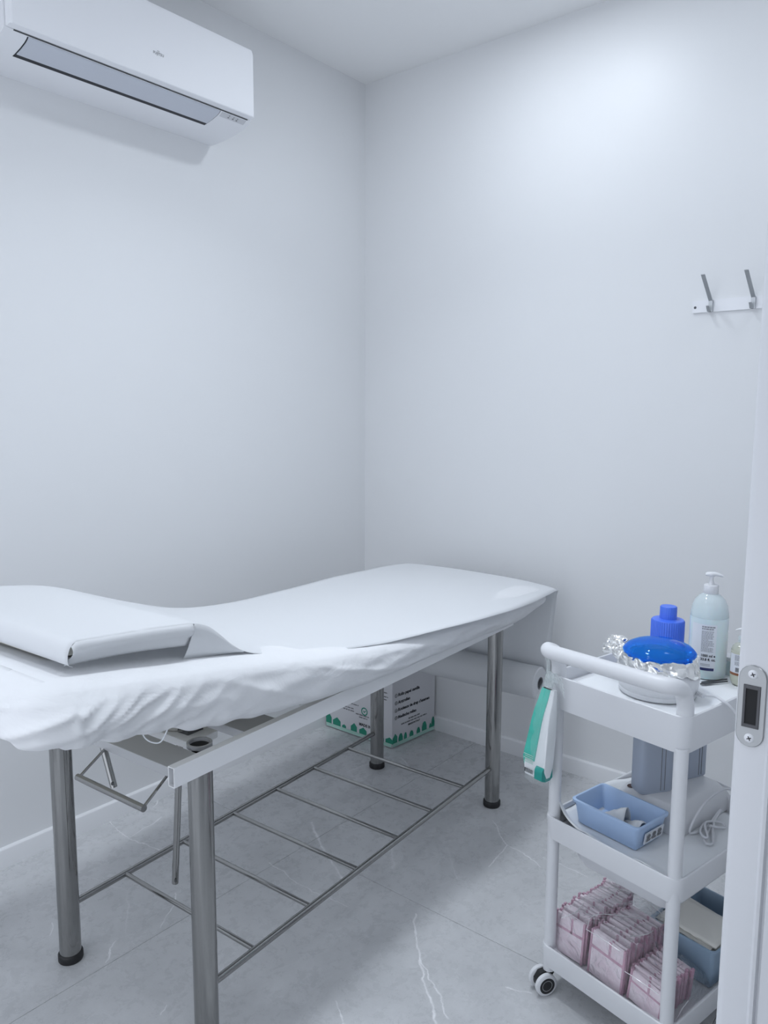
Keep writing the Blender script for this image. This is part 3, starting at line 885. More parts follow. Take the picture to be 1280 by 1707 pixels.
# ------------------------------------------------------------------ carton under the foot end
BX0, BX1, BY0, BY1, BH = -.279, -.016, -.400, -.004, .305
ct = thing('carton', 'white carton with green printed border standing in the corner under the bed', 'box', (0, 0, 0))
bm = bmesh.new()
q = [(BX0, BY0+.024), (BX1, BY0), (BX1, BY1-.014), (BX0, BY1-.014)]
q = [(BX0, BY0+.015), (BX1, BY0-.006), (BX1, BY1-.016), (BX0, BY1-.016)]
add_loft(bm, [[(x, y, z) for x, y in q] for z in (.003, BH)])
bmesh.ops.bevel(bm, geom=[e for e in bm.edges], offset=.002, segments=2, affect='EDGES', profile=.5)
obj('carton_body', bm, M_CARD, ct)
p0, p1 = Vector((*q[0], 0)), Vector((*q[1], 0))           # right-hand face, seen obliquely from the trolley
e1 = (p1-p0).normalized(); n1 = Vector((e1.y, -e1.x, 0))
F1 = lambda a, z: frame(p0 + e1*a + n1*.0008 + Vector((0, 0, z)), e1, (0, 0, 1))
pL = Vector((*q[3], 0)); e2 = (p0-pL).normalized(); n2 = Vector((e2.y, -e2.x, 0))
F2 = lambda a, z: frame(pL + e2*a + n2*.0008 + Vector((0, 0, z)), e2, (0, 0, 1))
L1, L2 = (p1-p0).length, (p0-pL).length
def letter(name, txt, size, M, m, align='LEFT', bold=.0):
    return obj(name, add_text(bmesh.new(), txt, size, M, align=align, bold=bold), m, ct, 0)
for t_, z in (('Rollo papel camilla', .212), ('Arztrollen', .181), ("Rouleaux de drap d'examen", .150), ('Medische rollen', .119)):
    letter('lettering', t_, .0172, F1(.034, z), M_INK, bold=.0008)
def word_bars(M, length, h, seed):
    r_ = random.Random(seed); bm = bmesh.new(); x = 0
    while x < length:
        w_ = min(r_.uniform(.008, .022), length-x); hh = h*r_.uniform(.8, 1)
        vs = [bm.verts.new(M @ Vector(p)) for p in ((x, 0, 0), (x+w_, 0, 0), (x+w_, hh, 0), (x, hh, 0))]; bm.faces.new(vs); x += w_+.003
    o_ = obj('fine_print', bm, M_GREYINK, ct, 0); o_['kind'] = 'stuff'
word_bars(F1(L1*.5-.035, .098), .070, .0062, 1)
word_bars(F1(L1*.5-.080, .086), .160, .0056, 2)
letter('lettering', 'MADE IN ITALY', .0105, F1(L1*.5, .072), M_INK, 'CENTER', .0004)
letter('lettering', 'MADE IN ITALY', .0165, F2(L2*.52, .055), M_INK, bold=.0006)
for q_, (a, z, ln) in enumerate(((.47, .098, .075), (.52, .088, .045), (.30, .115, .05), (.28, .104, .06), (.32, .135, .07), (.88, .225, .02), (.88, .208, .022), (.88, .196, .018))):
    word_bars(F2(L2*a, z), ln, .0052, q_+5)
def disc_ring(bm, M, r0, r1, n=24):
    a = [bm.verts.new(M @ Vector((r0*math.cos(2*PI*k/n), r0*math.sin(2*PI*k/n), 0))) for k in range(n)]
    b = [bm.verts.new(M @ Vector((r1*math.cos(2*PI*k/n), r1*math.sin(2*PI*k/n), 0))) for k in range(n)]
    for k in range(n): bm.faces.new((a[k], a[(k+1) % n], b[(k+1) % n], b[k]))
def poly(bm, M, pts):
    bm.faces.new([bm.verts.new(M @ Vector((x, y, 0))) for x, y in pts])
for z, t_ in ((.217, 'ES'), (.186, 'DE'), (.155, 'FR'), (.124, 'NL')):
    bm = bmesh.new(); disc_ring(bm, F1(.022, z), .0054, .0082)
    add_text(bm, t_, .0068, F1(.022, z-.0022), align='CENTER', bold=.0002)
    obj('language_badge', bm, M_GREYINK, ct, 0)
bm = bmesh.new()
disc_ring(bm, F2(L2*.60, .120), .0125, .0175)
Mx = F2(L2*.60, .120)
poly(bm, Mx, [(-.008, .001), (-.0055, .0035), (-.001, -.001), (.006, .0065), (.0085, .004), (-.001, -.0065)])
obj('check_mark', bm, M_GREEN, ct, 0)
house = lambda s, h: [(-s, 0), (s, 0), (s, h*.6), (s*.1, h), (-s, h*.55)]
bush = lambda s, h: [(-s, 0), (s, 0), (s*1.0, h*.45), (s*.55, h*.9), (0, h), (-s*.6, h*.85), (-s*1.05, h*.4)]
for (a, s, h, kind) in ((.012, .014, .040, 0), (.046, .013, .033, 1), (.075, .009, .028, 1), (.112, .012, .024, 1), (.155, .011, .026, 1), (.193, .015, .040, 1), (.232, .007, .020, 1), (.249, .010, .045, 1)):
    bm = bmesh.new(); poly(bm, F1(a+.004, .020), (bush if kind else house)(s, h))
    obj('printed_bush' if kind else 'printed_house', bm, M_GREEN, ct, 0)
for (a, s, h, kind) in ((.40, .010, .045, 0), (.012, .016, .045, 0), (.058, .022, .036, 0), (.10, .011, .016, 0), (.155, .017, .036, 0), (.205, .02, .030, 0), (.255, .016, .026, 0), (.30, .018, .030, 1), (.345, .02, .026, 0), (.38, .012, .034, 0)):
    if a < L2-.012:
        bm = bmesh.new(); poly(bm, F2(a+.006, .020), (bush if kind else house)(s, h))
        obj('printed_bush' if kind else 'printed_house', bm, M_GREEN, ct, 0)
bm = bmesh.new()
for F, L in ((F1, L1), (F2, L2)):
    poly(bm, F(0, .005), [(.003, 0), (L-.003, 0), (L-.003, .014), (.003, .014)])
obj('pale_border', bm, M_MINT, ct, 0)

# ------------------------------------------------------------------ trolley
TR_O, TR_R = Vector((-1.128, -1.772, 0)), math.radians(-12.5)
TM = Matrix.Translation(TR_O) @ Matrix.Rotation(TR_R, 4, 'Z')
def tp(a, b, z): return TM @ Vector((a, b, z))
tr = thing('utility_trolley', 'white three-tier plastic trolley on castors beside the door frame', 'trolley', TR_O, TR_R)
A1, B1 = .385, .300
for (pa, pb) in ((0, 0), (0, B1), (A1, B1), (A1, 0)):
    obj('post', tube([(pa, pb, .052), (pa, pb, .70)], .0138, 24), M_PLASTIC, tr)
def tray(z1, skirt, flr, basin=None, taper=.003):
    """rounded open tray; z1 rim height, flr floor height"""
    bm = bmesh.new()
    def lp(off, z, r=.026): return [(a, b, z) for a, b in rrect(-.019+off, A1+.019-off, -.019+off, B1+.019-off, r, 7)]
    L = [lp(taper+.008, z1-skirt, .02), lp(taper+.001, z1-skirt+.001), lp(taper, z1-skirt+.006), lp(.0, z1-.006), lp(.0006, z1-.0015), lp(.003, z1), lp(.006, z1-.001), lp(.0075, z1-.004), lp(.0085, flr)]
    add_loft(bm, L, (False, True))
    # underside
    Lb = [lp(taper+.008, z1-skirt, .02), lp(.012, flr-.004)]
    add_loft(bm, Lb, (False, True))
    bmesh.ops.remove_doubles(bm, verts=bm.verts[:], dist=1e-5)
    return obj('tray', bm, M_PLASTIC, tr, 40)
tray(.768, .078, .738, taper=.006)
tray(.436, .054, .396)
tray(.120, .054, .090)
# deep basin under the middle tray
bm = bmesh.new()
def lp2(i, z): return [(a, b, z) for a, b in rrect(.035+i, A1-.035-i, .022+i, B1-.022-i, .03, 7)]
add_loft(bm, [lp2(0, .395), lp2(.003, .335), lp2(.012, .318), lp2(.03, .314)], (False, True))
obj('basin', bm, M_PLASTIC2, tr)
# sockets and castors
for i, (pa, pb, sw) in enumerate(((0, 0, .5), (0, B1, .12), (A1, B1, 1.2), (A1, 0, 2.2))):
    ca = obj('castor', lathe([(0, .046), (.010, .046), (.0118, .052), (.0118, .070), (0, .070)], 20, (pa, pb, 0)), M_RUBBER, tr)
    bm = bmesh.new()
    # hood between the two wheels; axle along local y turned by sw
    Mw = Matrix.Translation((pa, pb, 0)) @ Matrix.Rotation(-.35 if i == 1 else sw, 4, 'Z')
    hood = [(-.034, .020), (-.036, .034), (-.026, .050), (-.008, .053), (.008, .052), (.009, .044), (-.004, .030), (-.012, .014), (-.022, .010)]
    add_loft(bm, [[Mw @ Vector((x, y, z)) for x, z in hood] for y in (-.0075, .0075)])
    obj('fork', bm, M_RUBBER, ca)
    for sgn in (-1, 1):
        bm = lathe([(.012, .0065), (.0225, .0065), (.0262, .004), (.0262, -.004), (.0225, -.0065), (.012, -.0065)], 32, close=True)
        Mq = Mw @ Matrix.Translation((-.016, sgn*.0155, .0262)) @ Matrix.Rotation(PI/2, 4, 'X')
        bm.transform(Mq); wh = obj('wheel', bm, M_PLASTIC, ca)
        bm = lathe([(0, .0055), (.0165, .0068), (.019, .0068), (.019, -.0068), (.0165, -.0068), (0, -.0055)], 28); bm.transform(Mq)
        obj('hub', bm, M_RUBBER, wh)
# handle
hp = smooth_path([(.004, -.001, .755), (.003, -.001, .787), (-.010, -.001, .815), (-.034, .001, .829), (-.046, .018, .831), (-.049, .06, .831), (-.049, .15, .830), (-.049, .25, .829), (-.047, .287, .828), (-.034, .304, .827), (-.010, .304, .815), (.003, .304, .790), (.004, .303, .755)], 8)
obj('handle', tube(hp, .0163, 20), M_PLASTIC, tr, 60)

# liners lying in the trays (paper towels)
def liner(name, a0, a1, b0, b1, z, label, lift, m, seed, lim=None):
    bm = bmesh.new()
    def fn(i, j):
        a, b = a0+(a1-a0)*i, b0+(b1-b0)*j
        h = z + .0018*abs(nz(a*25+seed, b*25, seed)) + lift(i, j)
        return Vector((a, b, h))
    grid(bm, 40, 34, fn)
    o = obj(name, bm, m, None, 60); solidify(o, .0008, 1)
    return tag(o, label, 'paper towel', loc=TR_O, rz=TR_R)
liner('paper_liner', -.004, .375, .004, .292, .7395, 'white paper lining the top tray of the trolley under the wax warmer', lambda i, j: .0, M_WHITEPAPER, 1)
liner('paper_liner', -.003, .380, -.003, .309, .3985, 'white paper lining the middle tray, its left corner curled up', lambda i, j: .045*sstep(.13, 0, i)*sstep(.72, .95, j) + .035*sstep(.86, 1, j)*(1-.3*math.sin(i*9)) + .030*sstep(.13, 0, i)*(.4+.6*math.sin(3+7*j)**2), M_WHITEPAPER, 2)
liner('paper_liner', -.003, .300, -.003, .306, .0922, 'white paper lining the bottom tray beneath the bag of pads', lambda i, j: .018*sstep(.10, 0, i)*(.5+.5*math.cos(6*j)) + .02*sstep(.92, 1, j), M_WHITEPAPER, 3)

# ---- wax warmer with foil collar and blue lid
WA, WB = .135, .140
ww = thing('wax_warmer', 'round white wax warmer with blue see-through lid wrapped in crumpled foil', 'wax warmer', tp(WA, WB, .7415), TR_R)
obj('base', lathe([(0, 0), (.074, 0), (.079, .002), (.081, .005), (.0815, .012), (.080, .0135), (.0815, .015), (.083, .028), (.0825, .030), (.0835, .032), (.082, .046), (.078, .060), (.072, .074), (.066, .080), (0, .080)], 56), M_PLASTIC, ww)
obj('inner_pot', lathe([(.054, .081), (.052, .086), (.047, .086), (.044, .0815), (0, .081)], 48), M_WAX, ww)
def crumple(x, y, z, k=1.0):
    c = noise.cell_vector(Vector((x*90, y*90, z*90)))
    return Vector((nz(x*60, y*60, z*60+4), nz(x*60+9, y*60, z*60), nz(x*60, y*60+7, z*60)))*.007*k + (c-Vector((.5, .5, .5)))*.002*k
bm = bmesh.new()
def foilf(i, j):
    a = 2*PI*i
    hang = .030 + .012*nz(math.cos(a)*2, math.sin(a)*2, 5) + .022*max(0, math.cos(a-(-.9)))**4
    r = .060+.016*sstep(0, .3, j)+.008*sstep(.3, 1, j) + .006*nz(math.cos(a)*4, math.sin(a)*4, j*3)
    z = .0865 - (0 if j < .25 else (j-.25)/.75*hang)
    p = Vector((r*math.cos(a), r*math.sin(a), z))
    return p + crumple(p.x, p.y, p.z, .9 if j > .1 else .3)
grid(bm, 110, 16, foilf)
bmesh.ops.remove_doubles(bm, verts=bm.verts[:], dist=.0002)
fo = obj('foil_collar', bm, M_FOIL, ww, 0); solidify(fo, .0004)
bm = bmesh.new()
bmesh.ops.create_icosphere(bm, subdivisions=5, radius=1)
for v in bm.verts:
    c = v.co.copy(); k = 1+.55*nz(c.x*1.7, c.y*1.7, c.z*1.7+3)+.22*nz(c.x*5, c.y*5, c.z*5)
    p = Vector((c.x*.020, c.y*.036, c.z*.022))*k + Vector((.012, .108, .068))
    v.co = p + crumple(p.x+.3, p.y, p.z, 1.2)
obj('foil_lump', bm, M_FOIL, ww, 0)
ld_prof = [(.070, .087), (.0735, .089), (.0745, .092), (.0725, .096), (.066, .1025), (.054, .1085), (.040, .1125), (.020, .1147), (0, .1153)]
lid = obj('lid', lathe(ld_prof, 56), M_LID, ww, 60); solidify(lid, .0018, -1)
obj('lid_rim', lathe([(.0685, .0860), (.0745, .0870), (.0760, .0910), (.0735, .0945), (.0695, .0930)], 56, close=True), M_LID, lid)
bm = bmesh.new()
bmesh.ops.create_uvsphere(bm, u_segments=24, v_segments=10, radius=1, matrix=Matrix.Translation((.022, -.026, .1050)) @ Matrix.Rotation(-.35, 4, 'Z') @ Matrix.Rotation(.25, 4, 'Y') @ Matrix.Diagonal((.017, .026, .0105, 1)))
obj('lid_tab', bm, mat('lid_tab_blue', (0.01, 0.09, 0.55), 0.15), lid)
cp = [(.155, .058, .757), (.150, .035, .760), (.128, .008, .772), (.112, -.012, .7755), (.118, -.030, .764), (.138, -.040, .735), (.165, -.044, .68), (.20, -.045, .60), (.24, -.045, .48), (.28, -.046, .30), (.31, -.047, .12), (.33, -.05, .006)]
cb_ = obj('power_cord', tube([Vector(p)-Vector((WA, WB, .7415)) for p in smooth_path(cp, 8)], .0030, 10), M_CABLE, ww)
bm = bmesh.new()
for k in range(6):
    p = Vector((.157-.0018*k, .066-.0045*k, .7565)) - Vector((WA, WB, .7415)); q = p+Vector((-.0006, -.0016, .0002))
    add_tube(bm, [p, q], .0055-.0003*k, 12)
obj('strain_relief', bm, M_CABLE, cb_)['kind'] = 'stuff'

# ---- blue capped bottle
bb = thing('blue_capped_bottle', 'bottle with stepped ribbed bright blue cap behind the wax warmer', 'bottle', tp(.345, .249, .7405), TR_R)
bb.scale = (1, 1, .97)
rib = lambda a, z: 1+.018*math.sin(44*a)
rib2 = lambda a, z: 1+.02*math.sin(26*a)
BS = Vector((.0, .0, 0))
obj('bottle_body', lathe([(0, 0), (.036, 0), (.039, .004), (.039, .05), (.036, .056), (0, .056)], 40), M_BLUECAP, bb)
obj('collar', lathe([(.0385, .050), (.0385, .104), (.0375, .106)], 132, fn=rib), M_BLUECAP, bb)
cl_ = obj('collar_top', lathe([(.0375, .106), (.0365, .1075), (.020, .110), (0, .110)], 48), M_BLUECAP, bb)
obj('cap', lathe([(.0195, .109), (.0195, .1385), (.0188, .140)], 104, fn=rib2), M_BLUECAP, bb)
obj('cap_top', lathe([(.0188, .140), (.018, .141), (0, .141)], 40), M_BLUECAP, bb)

# ---- bottles with labels
def cam_angle(o):
    """direction from a thing to the camera side, in the trolley frame"""
    d = (TM.inverted() @ CAM) - (TM.inverted() @ Vector(o)); return math.atan2(d.y, d.x)
def patch(bm, r, a0, a1, z0, z1, n=18):
    prev = None
    for k in range(n+1):
        a = a0+(a1-a0)*k/n
        v = (bm.verts.new((r*math.cos(a), r*math.sin(a), z0)), bm.verts.new((r*math.cos(a), r*math.sin(a), z1)))
        if prev: bm.faces.new((prev[0], v[0], v[1], prev[1]))
        prev = v
def cyl_text(bm, s, size, r, a0, z, align='LEFT', bold=0.0):
    add_text(bm, s, size, fn=lambda c: Vector((r*math.cos(a0+c.x/r), r*math.sin(a0+c.x/r), z+c.y)), align=align, bold=bold)

pb_loc = tp(.322, .132, .7405)
pb = thing('pump_bottle', 'tall pale pump bottle with white label, largest bottle on the trolley', 'bottle', pb_loc, TR_R)
pb.scale = (1, 1, 1.045)
r0 = .0415
obj('bottle_body', lathe([(0, 0), (.034, 0), (.0395, .003), (r0, .010), (r0, .128), (.0412, .1355)], 48), M_LOTION, pb)
obj('shoulder', lathe([(.0412, .1355), (.0405, .146), (.0375, .160), (.0320, .172), (.0235, .181), (.0155, .186)], 48), M_CLEARTOP, pb)
obj('inner_liquid', lathe([(0, .146), (.034, .150), (.039, .144), (.0405, .135), (0, .134)], 40), M_LOTION, pb)
obj('cap', lathe([(.0150, .184), (.0160, .1855), (.0160, .203), (.0150, .2045), (.007, .2055), (.0065, .2055)], 40), M_PLASTIC, pb)
pu = obj('pump', lathe([(.0065, .204), (.006, .208), (.0042, .214), (.0042, .222), (.007, .224), (.009, .227), (.0085, .2295), (0, .2305)], 24), M_PLASTIC, pb)
ca_ = cam_angle(pb_loc)
th = ca_+PI/2          # viewer's right
bm = bmesh.new()
dirs = Vector((math.cos(th), math.sin(th), 0)); prp = Vector((-dirs.y, dirs.x, 0))
lps = []
for (d, wd, zz, h) in ((-.0135, .0045, .2268, .003), (-.010, .0075, .2275, .0045), (0, .0082, .2282, .005), (.010, .0065, .2285, .0045), (.020, .0042, .2262, .003), (.0245, .0030, .2248, .0015)):
    lps.append([dirs*d + prp*(wd*math.cos(2*PI*k/16)) + Vector((0, 0, zz+h*math.sin(2*PI*k/16))) for k in range(16)])
add_loft(bm, lps)
obj('spout', bm, M_PLASTIC, pu)
bm = bmesh.new(); patch(bm, r0+.0004, ca_-.95, ca_+.42, .022, .124)
lb = obj('label', bm, M_LABEL, pb)
bm = bmesh.new(); rl = r0+.0007
A0 = ca_-.34
for t_, sz_, z_ in (('1000 ml e', .0078, .053), ('33.8 fl. oz.', .0078, .0445)):
    bm = bmesh.new(); cyl_text(bm, t_, sz_, rl, A0, z_, bold=.0003); obj('lettering', bm, M_INK, lb, 0)
bm = bmesh.new()
rnd = random.Random(3)
for zz in (.1175, .1130):
    a = A0
    while a < A0+.56:
        w_ = rnd.uniform(.08, .16); patch(bm, rl, a, a+w_, zz, zz+.0030, 3); a += w_+.02
zz = .1085
while zz > .062:
    a = A0
    end = A0+.66-rnd.uniform(0, .10) if rnd.random() > .15 else A0+.35
    while a < end:
        w_ = rnd.uniform(.04, .12); patch(bm, rl, a, min(a+w_, end), zz, zz+.0013, 3); a += w_+.018
    zz -= .0026
for zz in (.036, .033): patch(bm, rl, A0, A0+.5, zz, zz+.0012, 6)
obj('label_small_print', bm, M_FINEINK, lb, 0)['kind'] = 'stuff'
bm = bmesh.new(); patch(bm, rl, A0, A0+.70, .0225, .0285)
obj('label_stripe', bm, M_NAVY, lb, 0)

sb_loc = tp(.322, .052, .7405)
sb = thing('pump_bottle', 'small clear pump bottle of pale oil half hidden by the door frame', 'bottle', sb_loc, TR_R)
r1 = .0225
obj('bottle_body', lathe([(0, 0), (.013, 0), (.018, .003), (.0215, .012), (r1, .022), (r1, .076), (.0222, .080)], 40), M_OIL, sb)
obj('shoulder', lathe([(.0222, .080), (.0205, .087), (.0165, .0925), (.010, .0965), (.0075, .0985)], 40), M_OILTOP, sb)
obj('inner_liquid', lathe([(0, .0825), (.020, .0825), (.0217, .079), (0, .078)], 32), M_OIL, sb)
obj('cap', lathe([(.0085, .097), (.0090, .098), (.0090, .110), (.0080, .1115), (.0042, .112)], 32), M_CLEARTOP, sb)
pu = obj('pump', lathe([(.0042, .110), (.0032, .116), (.0032, .123), (.0055, .125), (.0060, .128), (0, .1295)], 20), M_PLASTIC, sb)
th = cam_angle(sb_loc)-PI/2
dirs = Vector((math.cos(th), math.sin(th), 0)); prp = Vector((-dirs.y, dirs.x, 0)); bm = bmesh.new()
add_loft(bm, [[dirs*d + prp*(wd*math.cos(2*PI*k/12)) + Vector((0, 0, z_+h*math.sin(2*PI*k/12))) for k in range(12)] for (d, wd, z_, h) in ((-.007, .004, .1275, .0025), (0, .0055, .128, .003), (.009, .0035, .1265, .002), (.0155, .0025, .1235, .0012))])
obj('spout', bm, M_PLASTIC, pu)
ca_ = cam_angle(sb_loc)
bm = bmesh.new(); patch(bm, r1+.0004, ca_-1.25, ca_+1.1, .026, .074)
lb = obj('label', bm, M_LABEL, sb)
rl = r1+.0007
bm = bmesh.new(); patch(bm, rl, ca_-1.25, ca_+1.1, .026, .0315)
obj('label_stripe', bm, M_BROWN, lb, 0)
bm = bmesh.new(); zz = .071
while zz > .048:
    a = ca_-.62
    while a < ca_+.75:
        w_ = rnd.uniform(.06, .2); patch(bm, rl, a, a+w_, zz, zz+.0011, 3); a += w_+.03
    zz -= .0022 if abs(zz-.060) > .0012 else .004
obj('label_small_print', bm, M_FINEINK, lb, 0)['kind'] = 'stuff'
bm = bmesh.new()
for k in range(12):
    a = ca_-.5+.1*k*.45; patch(bm, rl, a, a+.018+.02*(k % 3 == 0), .034, .044, 2)
for k in range(4): patch(bm, rl, ca_+.2, ca_+.5, .0335+.0032*k, .0353+.0032*k, 2)
obj('label_marks', bm, M_INK, lb, 0)['kind'] = 'stuff'

jr = thing('glass_jar', 'small square pale glass jar between the two pump bottles', 'jar', tp(.375, .105, .7405), TR_R)
bm = bmesh.new(); add_loft(bm, [[(a, b, z) for a, b in rrect(-.017, .017, -.017, .017, .004, 4)] for z in (0, .034)])
obj('jar_body', bm, M_JAR, jr)
bm = bmesh.new(); add_loft(bm, [[(a, b, z) for a, b in rrect(-.018, .018, -.018, .018, .004, 4)] for z in (.0345, .043)])
obj('jar_lid', bm, M_PLASTIC, jr)

tw = thing('tweezers', 'dark grey tweezers lying at the foot of the tall pump bottle', 'tweezers', tp(.262, .094, .7435), TR_R)
for k, (da, db, rot) in enumerate(((0, 0, -.42), (.012, -.001, -.36))):
    bm = bmesh.new()
    Mx = Matrix.Translation((da*1.0, db+.006*k, .0015)) @ Matrix.Rotation(rot, 4, 'Z')
    add_loft(bm, [[Mx @ Vector((x, wd*math.cos(2*PI*j/12), .0018*math.sin(2*PI*j/12))) for j in range(12)] for x, wd in ((-.020, .0010), (-.017, .0032), (-.008, .0042), (.004, .0040), (.014, .0028), (.05, .0012))])
    obj('arm', bm, M_TOOL, tw)

# ---- bag of wipes hanging from the handle
hb = thing('hanging_pack', 'slim teal and white plastic pack dangling from the left end of the trolley handle', 'bag', tp(-.046, .300, .76), TR_R)
def pk(bm, b0t, b1t, b0b, b1b, zt_, zb_, d0, d1, n=8, bulge=0.0):
    """tapered slab in the (b,z) plane between depths d0<d1 (toward -a is the viewer)"""
    loops = []
    for k in range(n+1):
        t = k/n; z = zt_+(zb_-zt_)*t; b0 = b0t+(b0b-b0t)*t; b1 = b1t+(b1b-b1t)*t
        h = (.006 + .011*sstep(0, .35, t))*(1-.6*sstep(.88, 1, t))
        loops.append([(-h*d1, b0, z), (-h*d1, b1, z), (h*d0, b1, z), (h*d0, b0, z)])
    add_loft(bm, loops)
bm = bmesh.new(); pk(bm, -.030, .003, -.016, .047, -.015, -.228, .8, .9)
bmesh.ops.bevel(bm, geom=[e for e in bm.edges if abs((e.verts[0].co-e.verts[1].co).normalized().z) > .7], offset=.003, segments=2, affect='EDGES', profile=.5)
obj('pack_body', bm, M_WHITEPAPER, hb)
bm = bmesh.new(); pk(bm, -.020, .0035, .014, .0478, -.015, -.205, .2, 1.04)
obj('teal_panel', bm, M_TEAL, hb)
bm = bmesh.new(); pk(bm, -.0166, .004, -.0166, .005, -.185, -.226, .82, 1.3)
obj('dark_teal_panel', bm, M_TEALD, hb)
bm = bmesh.new()
for k in range(9): add_box(bm, (-.0162, .015+.0028*k, -.2175), (-.0152, .015+.0028*k+(.0017 if k % 2 else .001), -.2085))
obj('barcode', bm, M_INK, hb)['kind'] = 'stuff'
bm = bmesh.new()
for k in range(5): add_box(bm, (-.0187, .013, -.193+.0045*k), (-.0180, .040-.004*(k % 2), -.1915+.0045*k))
obj('small_print', bm, M_MINT, hb)['kind'] = 'stuff'
bm = bmesh.new()
def sleeve(i, j):
    a = 2*PI*i; t = j
    z = .018 - .262*t
    wb = .012+.018*sstep(0, .3, t)+.005*t; cb0 = -.0135+.029*t
    wd = .008+.0125*sstep(.0, .3, t)
    if t > .96: wd *= .3
    p = Vector((-wd*math.cos(a), cb0+wb*math.sin(a), z))
    return p + Vector((nz(p.y*70, p.z*40, a)*.003, nz(p.y*60, p.z*30, a+5)*.003, 0))
grid(bm, 30, 26, sleeve); bmesh.ops.remove_doubles(bm, verts=bm.verts[:], dist=.0002)
obj('film_sleeve', bm, M_SLEEVE, hb, 0)
bm = bmesh.new()
bmesh.ops.create_icosphere(bm, subdivisions=3, radius=1, matrix=Matrix.Translation((.0, -.014, .006)) @ Matrix.Diagonal((.010, .010, .020, 1)))
for v in bm.verts: v.co += crumple(v.co.x, v.co.y, v.co.z, .9)
add_tube(bm, smooth_path([(0, -.006, .02), (-.001, -.008, .045), (-.004, -.004, .055)], 5), .004, 8)
obj('knot', bm, M_FILM2, hb, 0)
bm = bmesh.new()
def wing(i, j):
    p = Vector((.002+.012*j, -.006-.040*i, .012+.014*math.sin(PI*i)*(1-j)-.030*j*(.4+i)))
    return p+crumple(p.x, p.y, p.z, .6)
grid(bm, 14, 8, wing)
obj('film_tail', bm, M_FILM2, hb, 0)

# ---- middle tray: blue bin with scraps
def bin_mesh(a0, a1, b0, b1, h, tp_, wall=.0022, r=.012):
    bm = bmesh.new()
    def lp(o, z): return [(a, b, z) for a, b in rrect(a0+o, a1-o, b0+o, b1-o, max(.003, r-max(o, 0)*.6), 5)]
    add_loft(bm, [lp(tp_+.003, .0), lp(tp_, .003), lp(.003, h-.009), lp(.003, h-.007), lp(-.002, h-.0065), lp(-.0025, h-.001), lp(-.001, h), lp(.003, h), lp(.0048, h-.003), lp(tp_+wall, .004)], (True, True))
    return bm
bn = thing('blue_bin', 'light blue plastic basket with paper scraps on the middle tray', 'basket', tp(0, 0, .4015), TR_R)
obj('bin_body', bin_mesh(.052, .170, .117, .292, .060, .011), M_LBLUE, bn)
bm = bmesh.new()
add_box(bm, (.082, .1185, .012), (.152, .1205, .038), mat=Matrix.Translation((0, .0, 0)))
def tilt_label(bm):
    for v in bm.verts: v.co.y = v.co.y - .0 + (.038-v.co.z)*.14 - .0012
tilt_label(bm)
lb = obj('label', bm, M_LABEL, bn)
bm = bmesh.new()
for k in range(3):
    x = .092+.020*k
    add_lathe(bm, [(0, .001), (.006, .0008), (.006, 0)], 14)
    for v in bm.verts[-29:]: pass
bm.free(); bm = bmesh.new()
for k in range(3):
    x = .094+.021*k
    Mx = frame((x, .1168, .029), (1, 0, 0), (0, .14*-1, 1))
    pts = [(.0062*math.cos(2*PI*j/14), .0055*math.sin(2*PI*j/14)) for j in range(14)]; poly(bm, Mx, pts)
    poly(bm, frame((x, .1180, .0205), (1, 0, 0), (0, -.14, 1)), [(-.008, -.003), (.006, -.003), (.009, .002), (-.006, .003)])
obj('label_picture', bm, M_GREYINK, lb, 0)
for (nm, lab, pts) in (('paper_scrap', 'crumpled cream paper scrap lying uppermost in the blue basket', (.106, .222, .25, .046)), ('paper_scrap', 'folded cream paper strip lying at the right end in the blue basket', (.112, .172, -.2, .036))):
    ca0, cb0, rot, hh = pts
    bm = bmesh.new()
    def scr(i, j):
        x, y = (i-.5)*.058, (j-.5)*.072
        z = hh*math.sin(PI*i)**.8*(.55+.45*math.cos(3*j)) + .006*nz(x*70, y*70, rot)
        x2 = x*math.cos(rot)-y*math.sin(rot); y2 = x*math.sin(rot)+y*math.cos(rot)
        return Vector((ca0+x2, cb0+y2, .012+max(0, z)))
    grid(bm, 12, 14, scr)
    o = obj(nm, bm, M_WHITEPAPER, None, 25); solidify(o, .0006)
    tag(o, lab, 'paper', loc=tp(0, 0, .4015), rz=TR_R)

